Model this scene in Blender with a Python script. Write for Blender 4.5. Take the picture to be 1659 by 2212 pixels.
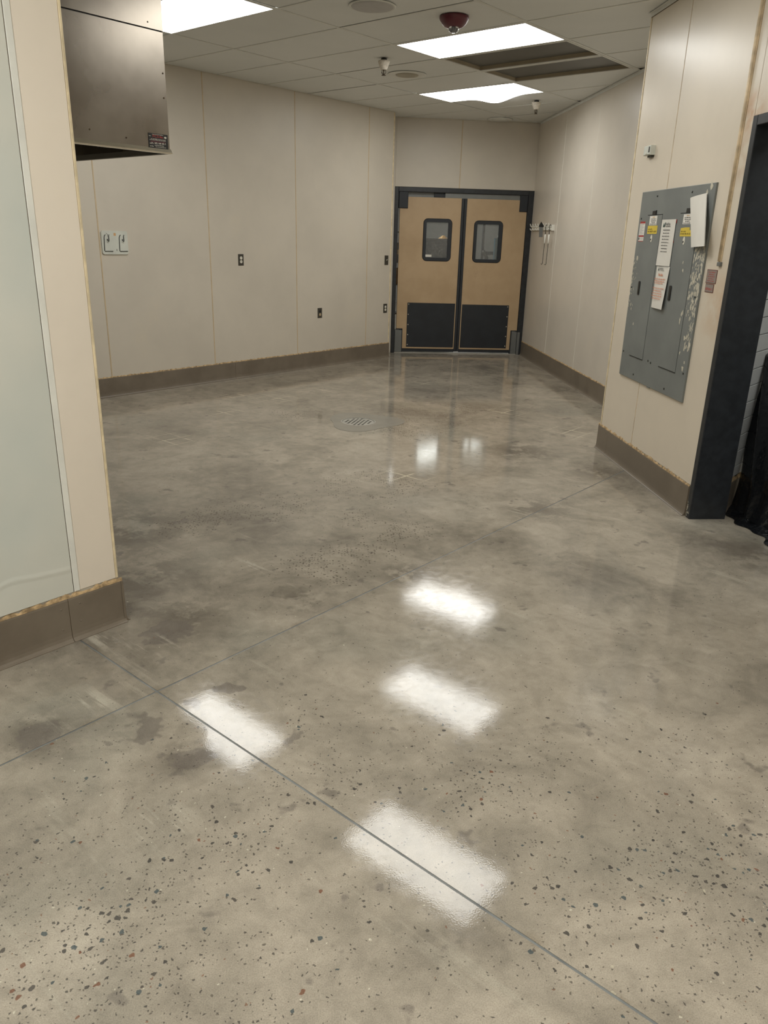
import bpy, bmesh, math, random
from mathutils import Vector, Matrix
from mathutils.geometry import tessellate_polygon
random.seed(7)
for o in list(bpy.data.objects): bpy.data.objects.remove(o)
FT = 0.3048
S2 = 2 ** -.5
scene = bpy.context.scene
COL = scene.collection
CEIL = 9.73          # ceiling height in feet; all lengths below are feet unless noted

# ------------------------------------------------------------------ camera
def make_camera():
    f, yaw, pit, rol = 1647.9, 0.083104, 0.346391, 0.028239
    fw = Vector((math.sin(yaw) * math.cos(pit), math.cos(yaw) * math.cos(pit), -math.sin(pit)))
    rt = Vector((math.cos(yaw), -math.sin(yaw), 0)); up = rt.cross(fw)
    c, s = math.cos(rol), math.sin(rol)
    r2 = rt * c + up * s; u2 = up * c - rt * s
    cam = bpy.data.cameras.new('camera'); o = bpy.data.objects.new('camera', cam); COL.objects.link(o)
    cam.sensor_fit = 'HORIZONTAL'; cam.sensor_width = 36; cam.lens = f / 1659 * 36
    cam.clip_start = 0.05; cam.clip_end = 100
    m = Matrix((r2, u2, -fw)).transposed().to_4x4()
    m.translation = Vector((-0.3752, -21.3815, 5.0208)) * FT
    o.matrix_world = m
    scene.camera = o
make_camera()

# ------------------------------------------------------------------ world and exposure
w = bpy.data.worlds.new('world'); scene.world = w; w.use_nodes = True
w.node_tree.nodes['Background'].inputs[0].default_value = (0.9, 0.95, 1, 1)
w.node_tree.nodes['Background'].inputs[1].default_value = 0.02
vs = scene.view_settings
vs.view_transform = 'Standard'; vs.look = 'None'; vs.gamma = 1; vs.use_curve_mapping = False
vs.exposure = 0.76
cy = scene.cycles
cy.max_bounces = 7; cy.diffuse_bounces = 4; cy.glossy_bounces = 3; cy.transmission_bounces = 4
cy.caustics_reflective = False; cy.caustics_refractive = False; cy.adaptive_threshold = 0.02
LAMP = 7.0            # radiance of the fluorescent lenses
LAMP_COL = (1.0, 0.995, 0.955)

# ------------------------------------------------------------------ material helpers
def lin(c):
    out = []
    for v in c:
        v /= 255
        out.append(v / 12.92 if v <= .04045 else ((v + .055) / 1.055) ** 2.4)
    return (*out, 1)

class NT:
    def __init__(s, name):
        s.m = bpy.data.materials.new(name); s.m.use_nodes = True
        s.t = s.m.node_tree; s.b = s.t.nodes['Principled BSDF']; s._pos = None
    def node(s, typ, **kw):
        n = s.t.nodes.new(typ)
        for k, v in kw.items(): setattr(n, k, v)
        return n
    def put(s, sock, v):
        if isinstance(v, bpy.types.NodeSocket): s.t.links.new(v, sock)
        elif v is not None: sock.default_value = v
    def pos(s):
        if s._pos is None: s._pos = s.node('ShaderNodeNewGeometry').outputs['Position']
        return s._pos
    def noise(s, scale, detail=4, rough=.55, vec=None, dist=0):
        n = s.node('ShaderNodeTexNoise'); s.put(n.inputs['Vector'], vec or s.pos())
        n.inputs['Scale'].default_value = scale; n.inputs['Detail'].default_value = detail
        n.inputs['Roughness'].default_value = rough; n.inputs['Distortion'].default_value = dist
        return n.outputs['Fac']
    def noisec(s, scale, vec=None):
        n = s.node('ShaderNodeTexNoise'); s.put(n.inputs['Vector'], vec or s.pos())
        n.inputs['Scale'].default_value = scale; n.inputs['Detail'].default_value = 2
        return n.outputs['Color']
    def vor(s, scale, vec=None):
        n = s.node('ShaderNodeTexVoronoi', voronoi_dimensions='2D'); s.put(n.inputs['Vector'], vec or s.pos())
        n.inputs['Scale'].default_value = scale
        return n.outputs['Distance'], n.outputs['Color']
    def math(s, op, a, b=None, c=None):
        n = s.node('ShaderNodeMath', operation=op)
        s.put(n.inputs[0], a)
        if b is not None: s.put(n.inputs[1], b)
        if c is not None: s.put(n.inputs[2], c)
        return n.outputs[0]
    def vmath(s, op, a, b=None):
        n = s.node('ShaderNodeVectorMath', operation=op)
        s.put(n.inputs[0], a)
        if b is not None: s.put(n.inputs[1], b)
        return n.outputs['Value'] if op in ('DISTANCE', 'DOT_PRODUCT', 'LENGTH') else n.outputs[0]
    def mr(s, v, a, b, c=0., d=1., smooth=True):
        n = s.node('ShaderNodeMapRange', interpolation_type='SMOOTHSTEP' if smooth else 'LINEAR')
        s.put(n.inputs[0], v)
        for i, x in enumerate((a, b, c, d)): s.put(n.inputs[i + 1], x)
        return n.outputs[0]
    def mix(s, fac, a, b, mode='MIX'):
        n = s.node('ShaderNodeMix', data_type='RGBA', blend_type=mode)
        s.put(n.inputs['Factor'], fac); s.put(n.inputs[6], a); s.put(n.inputs[7], b)
        return n.outputs[2]
    def ramp(s, v, stops, interp='LINEAR'):
        n = s.node('ShaderNodeValToRGB'); s.put(n.inputs[0], v)
        cr = n.color_ramp; cr.interpolation = interp
        while len(cr.elements) < len(stops): cr.elements.new(.5)
        for e, (p, c) in zip(cr.elements, stops): e.position = p; e.color = c
        return n.outputs[0]
    def sep(s, v):
        n = s.node('ShaderNodeSeparateXYZ'); s.put(n.inputs[0], v); return n.outputs
    def comb(s, x, y, z):
        n = s.node('ShaderNodeCombineXYZ')
        for i, v in enumerate((x, y, z)): s.put(n.inputs[i], v)
        return n.outputs[0]
    def bump(s, h, strength, dist, normal=None):
        n = s.node('ShaderNodeBump'); s.put(n.inputs['Height'], h)
        n.inputs['Strength'].default_value = strength; n.inputs['Distance'].default_value = dist
        if normal is not None: s.put(n.inputs['Normal'], normal)
        return n.outputs[0]
    def blob(s, x, y, z, r, core=0.):
        d = s.vmath('DISTANCE', s.pos(), (x * FT, y * FT, z * FT))
        return s.mr(d, core * r * FT, r * FT, 1., 0.)
    def out(s, col=None, rough=None, metal=None, normal=None, spec=None, coat=None):
        b = s.b
        s.put(b.inputs['Base Color'], col); s.put(b.inputs['Roughness'], rough)
        s.put(b.inputs['Metallic'], metal)
        if normal is not None: s.put(b.inputs['Normal'], normal)
        s.put(b.inputs['Specular IOR Level'], spec); s.put(b.inputs['Coat Weight'], coat)
        return s.m

def plain(name, rgb, rough=.5, metal=0., var=.06, scale=6., bump=0., bscale=200.):
    n = NT(name); c = lin(rgb)
    f = n.noise(scale, 4)
    col = n.mix(n.mr(f, .3, .7), tuple(v * (1 - var) for v in c[:3]) + (1,), tuple(min(1, v * (1 + var)) for v in c[:3]) + (1,))
    nm = n.bump(n.noise(bscale, 2), bump, .001) if bump else None
    return n.out(col, rough, metal, nm)

def frp(name, rgb, stains=(), rough=.36, bump=.35, var=.05):
    n = NT(name); c = lin(rgb)
    f = n.noise(1.3, 5, .6)
    col = n.mix(n.mr(f, .3, .72), tuple(v * (1 - var) for v in c[:3]) + (1,), tuple(v * (1 + var) for v in c[:3]) + (1,))
    f2 = n.mr(n.noise(2.6, 4, .6), .55, .8)
    col = n.mix(n.math('MULTIPLY', f2, .10), col, lin((204, 188, 152)))
    for (x, y, z, r, k, sc) in stains:
        m = n.math('MULTIPLY', n.blob(x, y, z, r), n.mr(n.noise(9, 4), .3, .65))
        col = n.mix(n.math('MULTIPLY', m, k), col, lin(sc))
    h = n.noise(170, 2, .5)
    return n.out(col, rough, 0., n.bump(h, bump, .0006))

M = {}
M['frp_left'] = frp('frp_cream_left', (204, 196, 182), rough=.42, bump=.2)  # same panels as near; left, back and right colours lowered for weaker light
M['frp_back'] = frp('frp_cream_back', (205, 197, 183), rough=.4, bump=.2)
M['frp_right'] = frp('frp_cream_right', (211, 203, 190), rough=.34, bump=.1)
M['frp_pillar'] = frp('frp_cream_pillar', (220, 209, 191), stains=[
    (6.7, -7.75, 7.1, .55, .8, (190, 132, 78)), (6.7, -7.7, 4.0, 1.0, .4, (196, 148, 96)), (6.7, -7.62, 6.4, .5, .6, (176, 122, 76))], rough=.33, bump=.22)
M['frp_near_lit'] = frp('frp_cream_near_lit', (229, 219, 204), rough=.4, bump=.1)  # same panels, colour lifted to stand in for stronger light near the camera
M['plain_wall'] = plain('painted_wall', (206, 198, 182), .5)
def _sheet():
    n = NT('white_sheet_panel')
    f = n.noise(1.6, 3)
    col = n.mix(n.mr(f, .3, .7), lin((200, 205, 198)), lin((212, 212, 202)))
    z = n.sep(n.pos())[2]
    dents = n.noise(3.2, 2, .5)
    spots = n.mr(n.vor(5.)[0], .0, .12, 1., 0.)
    ridge = n.math('ABSOLUTE', n.math('SUBTRACT', n.math('ADD', z, n.math('MULTIPLY', n.noise(2.5, 2), .12)), .37))
    ridge = n.mr(ridge, 0., .02, 1., 0.)
    h = n.math('ADD', n.math('ADD', dents, n.math('MULTIPLY', spots, .08)), n.math('MULTIPLY', ridge, .18))
    return n.out(col, .3, 0., n.bump(h, .4, .02))
M['sheet_panel'] = _sheet()
M['seam_tan'] = plain('seam_tan', (198, 178, 146), .5, var=.08, scale=10)
M['seam_white'] = plain('seam_white', (222, 218, 206), .4)
M['seam_brown'] = plain('seam_brown', (212, 192, 160), .5, var=.25, scale=14)
M['edge_cream'] = plain('edge_cream', (220, 204, 170), .5, var=.15, scale=18)
M['groove'] = plain('groove_dark', (96, 78, 56), .7, var=.3, scale=20)
M['white_trim'] = plain('white_trim', (226, 226, 218), .35)
def _base():
    n = NT('brown_base')
    f = n.noise(5, 5, .6)
    col = n.mix(n.mr(f, .3, .7), lin((111, 101, 88)), lin((123, 113, 99)))
    sp = n.mr(n.noise(34, 5, .7), .64, .74)
    col = n.mix(n.math('MULTIPLY', sp, .25), col, lin((150, 140, 122)))
    return n.out(col, n.mr(f, .3, .7, .34, .5), 0., n.bump(n.noise(60, 3), .06, .002))
M['base'] = _base()
M['bead'] = plain('tan_bead', (178, 152, 114), .8, var=.45, scale=40, bump=.8, bscale=120)
M['black_frame'] = plain('black_frame', (38, 41, 45), .38, var=.2, scale=20, bump=.15, bscale=90)
M['black_rubber'] = plain('black_rubber', (36, 40, 45), .55, var=.12)
M['kick'] = plain('kick_plate_black', (33, 37, 42), .5, var=.15, bump=.15, bscale=400)
def _door():
    n = NT('tan_door')
    f = n.noise(2.2, 5, .6)
    col = n.mix(n.mr(f, .3, .7), lin((178, 152, 118)), lin((190, 164, 130)))
    sm = n.mr(n.noise(5, 6, .7), .62, .75)
    sm = n.math('MULTIPLY', sm, n.blob(6.2, 14.1, 3.8, 1.1))
    col = n.mix(n.math('MULTIPLY', sm, .5), col, lin((120, 102, 82)))
    return n.out(col, .42, 0., n.bump(n.noise(220, 2), .1, .001))
M['door'] = _door()
M['metal_grey'] = plain('grey_painted_steel', (120, 122, 120), .42, .3)
M['rivet'] = plain('rivet_steel', (176, 172, 162), .35, .8)
def _panelpaint():
    n = NT('grey_panel_paint')
    f = n.noise(4, 5)
    col = n.mix(n.mr(f, .3, .7), lin((116, 120, 118)), lin((126, 130, 127)))
    return n.out(col, .38, 0., n.bump(n.noise(300, 2), .05, .001))
M['panel_grey'] = _panelpaint()
M['chip'] = plain('paint_chip', (196, 190, 172), .6, var=.15, scale=40)
M['black'] = plain('black_plastic', (24, 24, 24), .4)
M['dark_slot'] = plain('dark_slot', (30, 31, 30), .7)
M['paper'] = plain('white_paper', (226, 222, 212), .7, var=.03)
M['paper_old'] = plain('old_paper', (218, 214, 204), .7, var=.05)
M['white_plastic'] = plain('white_plastic', (228, 226, 216), .4)
M['ink'] = plain('ink_black', (44, 44, 46), .7)
M['ink_grey'] = plain('ink_grey', (108, 108, 106), .7)
M['ink_green'] = plain('ink_green', (40, 72, 66), .7)
M['ink_orange'] = plain('ink_orange', (206, 122, 80), .7)
M['ink_red'] = plain('ink_red', (164, 52, 46), .6)
M['ink_wine'] = plain('ink_wine', (126, 44, 54), .6)
M['ink_amber'] = plain('ink_amber', (206, 150, 60), .7)
M['yellow'] = plain('yellow_sticker', (216, 190, 70), .5)
M['ink_olive'] = plain('ink_olive', (112, 96, 20), .7)
M['sign_grey'] = plain('sign_grey', (140, 130, 122), .45)
M['sign_border'] = plain('sign_border', (104, 58, 52), .5)
M['bronze'] = plain('bronze_plate', (72, 69, 62), .4, .3)
M['ivory'] = plain('ivory_device', (224, 220, 206), .35)
M['tan_device'] = plain('tan_device', (176, 156, 126), .4)
M['plate_white'] = plain('pale_plate', (206, 208, 198), .4)
M['hook_dark'] = plain('dark_wire', (60, 62, 56), .4, .5)
M['orange_sq'] = plain('orange_square', (204, 160, 112), .6)
def _steel():
    n = NT('stainless_steel')
    p = n.sep(n.pos())
    v = n.comb(n.math('MULTIPLY', p[0], .35), n.math('MULTIPLY', p[1], .35), n.math('MULTIPLY', p[2], 9.))
    f = n.noise(7, 5, .6, v)
    g = n.noise(2.2, 4)
    col = n.mix(n.mr(g, .3, .7), lin((124, 117, 108)), lin((144, 137, 127)))
    return n.out(col, n.mr(g, .3, .7, .26, .3), 1., n.bump(g, .04, .02))
M['steel'] = _steel()
M['steel_lit_lip'] = plain('lit_lip_steel', (226, 220, 206), .25, 1., var=.03)  # hood steel again; the lamps its lip reflects are put into the colour
M['steel_dark'] = plain('hood_inner_steel', (150, 148, 142), .5, .25)
def _tile():
    n = NT('ceiling_tile_vinyl')
    f = n.noise(1.1, 4)
    col = n.mix(n.mr(f, .3, .7), lin((220, 223, 221)), lin((227, 229, 227)))
    return n.out(col, .55, 0., n.bump(n.noise(160, 3), .15, .001))
M['ctile'] = _tile()
M['tee'] = plain('white_tee', (220, 221, 216), .45)
M['plenum'] = plain('plenum_dark', (26, 24, 22), .9)
M['speaker'] = plain('speaker_grille', (184, 183, 182), .5, bump=.3, bscale=700)
M['diffuser'] = plain('diffuser_grille', (170, 164, 148), .5)
M['strobe_red'] = plain('strobe_maroon', (92, 34, 46), .35)
M['recess_tan'] = plain('recess_side', (168, 156, 134), .6)
M['recess_grey'] = plain('recess_panel', (100, 100, 96), .45)
M['cup'] = plain('sprinkler_cup', (212, 204, 190), .45, var=.15, scale=60)
M['brass'] = plain('sprinkler_head', (92, 84, 72), .35, .8)
M['cast'] = plain('cast_drain', (168, 165, 156), .45, .2, bump=.3, bscale=150)
M['epoxy'] = plain('grey_epoxy', (138, 134, 124), .22, var=.07, scale=5)
M['filler'] = plain('joint_filler', (110, 113, 112), .4, var=.3, scale=7)
M['glaze_tile'] = plain('grey_glazed_tile', (188, 190, 189), .28, var=.03)
M['grout'] = plain('dark_grout', (70, 68, 62), .8)
def _plastic():
    n = NT('black_plastic_sheeting')
    h = n.math('ADD', n.noise(6, 4, .6), n.math('MULTIPLY', n.vor(9., n.vmath('ADD', n.pos(), n.noisec(3.)))[0], .4))
    return n.out(lin((22, 24, 27)), .22, 0., n.bump(h, .6, .03))
M['poly'] = _plastic()
def _glass():
    n = NT('scratched_pane')
    t = n.t; tr = n.node('ShaderNodeBsdfTransparent'); gl = n.node('ShaderNodeBsdfGlossy'); df = n.node('ShaderNodeBsdfDiffuse')
    tr.inputs[0].default_value = (.78, .8, .8, 1); gl.inputs['Roughness'].default_value = .05
    df.inputs[0].default_value = (.6, .6, .58, 1)
    m1 = n.node('ShaderNodeMixShader'); m2 = n.node('ShaderNodeMixShader')
    fr = n.node('ShaderNodeFresnel'); fr.inputs[0].default_value = 1.45
    t.links.new(fr.outputs[0], m1.inputs[0]); t.links.new(tr.outputs[0], m1.inputs[1]); t.links.new(gl.outputs[0], m1.inputs[2])
    n.put(m2.inputs[0], n.mr(n.noise(40, 6, .75, dist=1.), .42, .75, .14, .34))
    t.links.new(m1.outputs[0], m2.inputs[1]); t.links.new(df.outputs[0], m2.inputs[2])
    t.links.new(m2.outputs[0], t.nodes['Material Output'].inputs[0])
    return n.m
M['glass'] = _glass()
def _clear():
    n = NT('clear_lens'); n.b.inputs['Transmission Weight'].default_value = .85
    return n.out((.95, .95, .95, 1), .08)
M['clear'] = _clear()
def _lamp(name, k):
    n = NT(name)
    p = n.sep(n.pos())
    b = n.math('MULTIPLY', n.math('ADD', p[0], p[1]), S2 / FT)       # across the two-foot width
    wv = n.math('SINE', n.math('MULTIPLY', b, 2 * math.pi))
    st = n.math('MULTIPLY', n.mr(wv, -1., 1., .93, 1.07, False), k)
    n.b.inputs['Base Color'].default_value = (.8, .8, .8, 1)
    n.b.inputs['Emission Color'].default_value = (*LAMP_COL, 1)
    n.put(n.b.inputs['Emission Strength'], st)
    return n.m
M['lamp'] = _lamp('lit_lens', LAMP)
M['hall_wall'] = plain('hall_wall', (150, 150, 146), .6)
M['cab_black'] = plain('dark_cabinet', (52, 54, 56), .4, .2, var=.3, scale=12)
M['blue_dark'] = plain('slate_blue_pipe', (70, 76, 92), .4)
M['blue_light'] = plain('light_blue_plastic', (96, 150, 168), .4)
M['blue'] = plain('blue_box', (58, 110, 160), .5)
M['white_box'] = plain('white_box', (220, 220, 214), .5)
M['brown_box'] = plain('brown_box', (120, 92, 66), .7)
M['gold'] = plain('gold_foil', (206, 160, 90), .3, .6)

# ---- polished concrete
def _concrete():
    n = NT('polished_concrete')
    P = n.pos(); X = n.sep(P)
    A = n.math('MULTIPLY', n.math('SUBTRACT', X[0], X[1]), S2)
    B = n.math('MULTIPLY', n.math('ADD', X[0], X[1]), S2)
    def blobs(lst):
        acc = None
        for (x, y, r) in lst:
            b = n.blob(x, y, 0, r)
            acc = b if acc is None else n.math('MAXIMUM', acc, b)
        return acc
    L = n.noise(.55, 5, .62, dist=.4); Md = n.noise(2.3, 5, .66, dist=.6)
    t = n.math('ADD', n.math('MULTIPLY', L, .55), n.math('MULTIPLY', Md, .45))
    col = n.ramp(t, [(.36, lin((119, 112, 101))), (.46, lin((148, 140, 126))), (.54, lin((165, 156, 141))), (.66, lin((179, 170, 155)))])
    # bluish-green and purplish drifts
    col = n.mix(n.math('MULTIPLY', n.mr(n.noise(.9, 2, .6, n.vmath('ADD', P, (7, 3, 0))), .54, .72), .4), col, lin((134, 133, 122)))
    # dark trampled stains
    st = blobs([(-2.3, -11.85, 1.1), (-2.9, -11.3, 1.0), (-.75, -11.3, .75), (-4.0, -8.6, 2.2), (3.9, -7.3, 1.1), (4.6, -3.0, 1.5), (7.0, -9.6, 1.2),
                (-3.4, -14.4, .7), (-1.8, -14.8, .5), (-3.2, -10.4, 1.6), (.9, -10.4, .8), (6.0, -4.9, 1.2)])
    edge = n.mr(n.noise(4.5, 5, .7), .4, .54)
    col = n.mix(n.math('MULTIPLY', n.math('MULTIPLY', st, edge), .8), col, lin((102, 95, 85)))
    wide = n.math('MULTIPLY', blobs([(-1., -6., 4.5), (3., 4., 6.), (-4., 0., 5.), (1., 10., 5.)]), n.mr(n.noise(1.7, 4, .68, dist=.5), .34, .62))
    col = n.mix(n.math('MULTIPLY', wide, .42), col, lin((110, 104, 95)))
    pu = n.math('MULTIPLY', n.mr(n.math('ADD', blobs([(-1.45, -13.6, .34), (-2.2, -14.38, .4), (-3.3, -14.35, .4), (-2.42, -12.15, .6), (-1.8, -14.8, .5)]), n.math('MULTIPLY', n.math('SUBTRACT', n.noise(6, 3, .65), .5), 3.2)), .42, .6), .55)
    col = n.mix(pu, col, lin((104, 97, 91)))
    # pale trowel streaks across the slab
    sv = n.comb(n.math('MULTIPLY', A, .55), n.math('MULTIPLY', B, 5.), 0.)
    sk = n.mr(n.noise(2.2, 4, .7, sv), .58, .72)
    col = n.mix(n.math('MULTIPLY', sk, .35), col, lin((178, 172, 156)))
    sv2 = n.comb(n.math('MULTIPLY', A, 9.), n.math('MULTIPLY', B, 1.6), 0.)
    sc = n.mr(n.noise(6, 4, .75, sv2), .66, .74)
    col = n.mix(n.math('MULTIPLY', sc, .22), col, lin((190, 184, 168)))
    pale = n.math('MULTIPLY', blobs([(-1.42, -10.0, .6), (-1.9, -15.8, .5), (3.5, -7.5, .4), (-3.3, -12.35, .5), (-2.6, -12.6, .5), (-3.0, -13.9, .6), (-.9, -10.9, .4)]), n.mr(n.noise(3.2, 4, .7, sv), .5, .62))
    col = n.mix(n.math('MULTIPLY', pale, .6), col, lin((192, 186, 170)))
    # ghost lines of removed six-inch tiles
    def gl(v):
        fr = n.math('FRACT', n.math('ADD', n.math('MULTIPLY', v, 1 / (.52 * FT)), n.math('MULTIPLY', n.noise(5, 2), .06)))
        return n.mr(n.math('ABSOLUTE', n.math('SUBTRACT', fr, .5)), .455, .475)
    gm = blobs([(-3.2, 3.8, 1.0), (-2.0, 3.1, 1.1), (-3.3, 1.2, .9), (-4.3, -2.1, 1.0), (6.6, -1.0, 1.2), (1.4, -5.2, .9), (5.2, 1.6, 1.0), (3.3, 6.5, .9), (-.5, 5., .8)])
    gm = n.math('MULTIPLY', gm, n.mr(n.noise(3.3, 2, .6), .4, .52))
    col = n.mix(n.math('MULTIPLY', n.math('MULTIPLY', n.math('MAXIMUM', gl(A), gl(B)), gm), .9), col, lin((206, 197, 174)))
    # aggregate: exposed stones, denser where the slab was ground deeper
    jit = n.vmath('SCALE', n.noisec(75)); jit.node.inputs['Scale'].default_value = .016
    V = n.vmath('ADD', P, jit)
    near = n.mr(X[1], -13.2 * FT, -16.8 * FT)
    patch = n.mr(n.noise(.95, 3, .6, n.vmath('ADD', P, (3, 11, 0))), .4, .62)
    band = blobs([(-.4, -10.2, 1.1), (.75, -8.2, 1.3), (.2, -9.3, 1.0), (-2.7, -8.0, 1.1), (2.6, .6, 1.9), (-1.2, 1.2, 1.2), (4.0, 2.1, 1.5), (1.9, -.6, 1.6), (.6, -5.9, 1.5), (-1.5, -7.2, 1.2)])
    band = n.math('MULTIPLY', band, n.mr(n.noise(2.8, 3), .35, .6))
    rich = blobs([(1.75, -16.6, 1.0), (3.0, -16.4, 1.3), (1.6, -17.4, .9), (-2.0, -16.9, .9), (-1.1, -16.2, .8), (1.0, -15.4, .7), (-.5, -14.1, .5)])
    d1, c1 = n.vor(52, V); k1 = n.sep(c1)
    den1 = n.math('ADD', n.math('MULTIPLY', n.math('MULTIPLY', near, patch), .08), n.math('MULTIPLY', rich, .13))
    s1 = n.mr(d1, n.mr(k1[1], 0, 1, .12, .3, False), n.mr(k1[1], 0, 1, .17, .36, False), 1., 0.)
    m1 = n.math('MULTIPLY', s1, n.math('LESS_THAN', k1[0], den1))
    sc1 = n.ramp(k1[2], [(0, lin((66, 64, 62))), (.45, lin((78, 74, 70))), (.62, lin((74, 84, 86))), (.88, lin((118, 82, 64))), (.97, lin((184, 176, 156)))], 'CONSTANT')
    d2, c2 = n.vor(110, n.vmath('ADD', V, (.31, .17, 0))); k2 = n.sep(c2)
    den2 = n.math('ADD', n.math('ADD', n.math('MULTIPLY', near, n.mr(patch, 0, 1, .05, .22)), .015), n.math('MULTIPLY', rich, .1))
    s2 = n.mr(d2, n.mr(k2[1], 0, 1, .1, .26, False), n.mr(k2[1], 0, 1, .2, .36, False), 1., 0.)
    m2 = n.math('MULTIPLY', s2, n.math('LESS_THAN', k2[0], den2))
    sc2 = n.ramp(k2[2], [(0, lin((72, 69, 65))), (.6, lin((92, 86, 78))), (.93, lin((122, 90, 72))), (.97, lin((198, 192, 174)))], 'CONSTANT')
    d3, c3 = n.vor(66, n.vmath('ADD', V, (.11, .47, 0))); k3 = n.sep(c3)
    s3 = n.mr(d3, n.mr(k3[1], 0, 1, .1, .3, False), n.mr(k3[1], 0, 1, .18, .4, False), 1., 0.)
    m3 = n.math('MULTIPLY', s3, n.math('LESS_THAN', k3[0], n.math('MULTIPLY', band, .8)))
    col = n.mix(n.math('MULTIPLY', m2, .8), col, sc2)
    col = n.mix(n.math('MULTIPLY', m3, .8), col, lin((74, 67, 58)))
    col = n.mix(n.math('MULTIPLY', m1, .88), col, sc1)
    # wear along the two saw-cut joints
    jd = n.math('MINIMUM', n.math('ABSOLUTE', n.math('SUBTRACT', A, 8.0 * FT)), n.math('ABSOLUTE', n.math('SUBTRACT', B, -11.26 * FT)))
    jw = n.math('MULTIPLY', n.mr(jd, .0, .035, 1., 0.), n.mr(n.noise(11, 3, .7), .5, .68))
    col = n.mix(n.math('MULTIPLY', jw, .45), col, lin((120, 108, 90)))
    mm = n.noise(13, 4, .72, dist=.5)
    col = n.mix(1., col, n.ramp(mm, [(.3, (.84, .84, .84, 1)), (.5, (1, 1, 1, 1)), (.72, (1.12, 1.12, 1.12, 1))]), 'MULTIPLY')
    # fine grain
    g = n.noise(330, 1, .7)
    col = n.mix(.5, col, n.mix(1., col, n.ramp(g, [(.25, (.55, .55, .55, 1)), (.5, (1, 1, 1, 1)), (.8, (1.35, 1.35, 1.33, 1))]), 'MULTIPLY'))
    rg = n.math('ADD', n.mr(L, .35, .65, .045, .075), n.math('MULTIPLY', n.mr(n.noise(26, 2, .7), .35, .7), .04))
    nb = n.bump(n.noise(30, 1, .65), .022, .003)
    nb = n.bump(n.noise(240, 0, .6), .035, .001, nb)
    return n.out(col, rg, 0., nb, .32)
M['concrete'] = _concrete()

# ------------------------------------------------------------------ mesh builder
def fr_world(u, w, z): return (u, w, z)
def fr_ab(u, w, z): return (S2 * (w + u), S2 * (u - w), z)          # u = b, w = a (ceiling and slab grid)
def fr_b(a0, sgn=1): return lambda u, w, z: (S2 * (a0 + sgn * w + u), S2 * (u - a0 - sgn * w), z)
def fr_x(x0, sgn=-1): return lambda u, w, z: (x0 + sgn * w, u, z)   # wall in an x plane, u = y
def fr_y(y0, sgn=-1): return lambda u, w, z: (u, y0 + sgn * w, z)   # wall in a y plane, u = x
WLOC = {}

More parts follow.
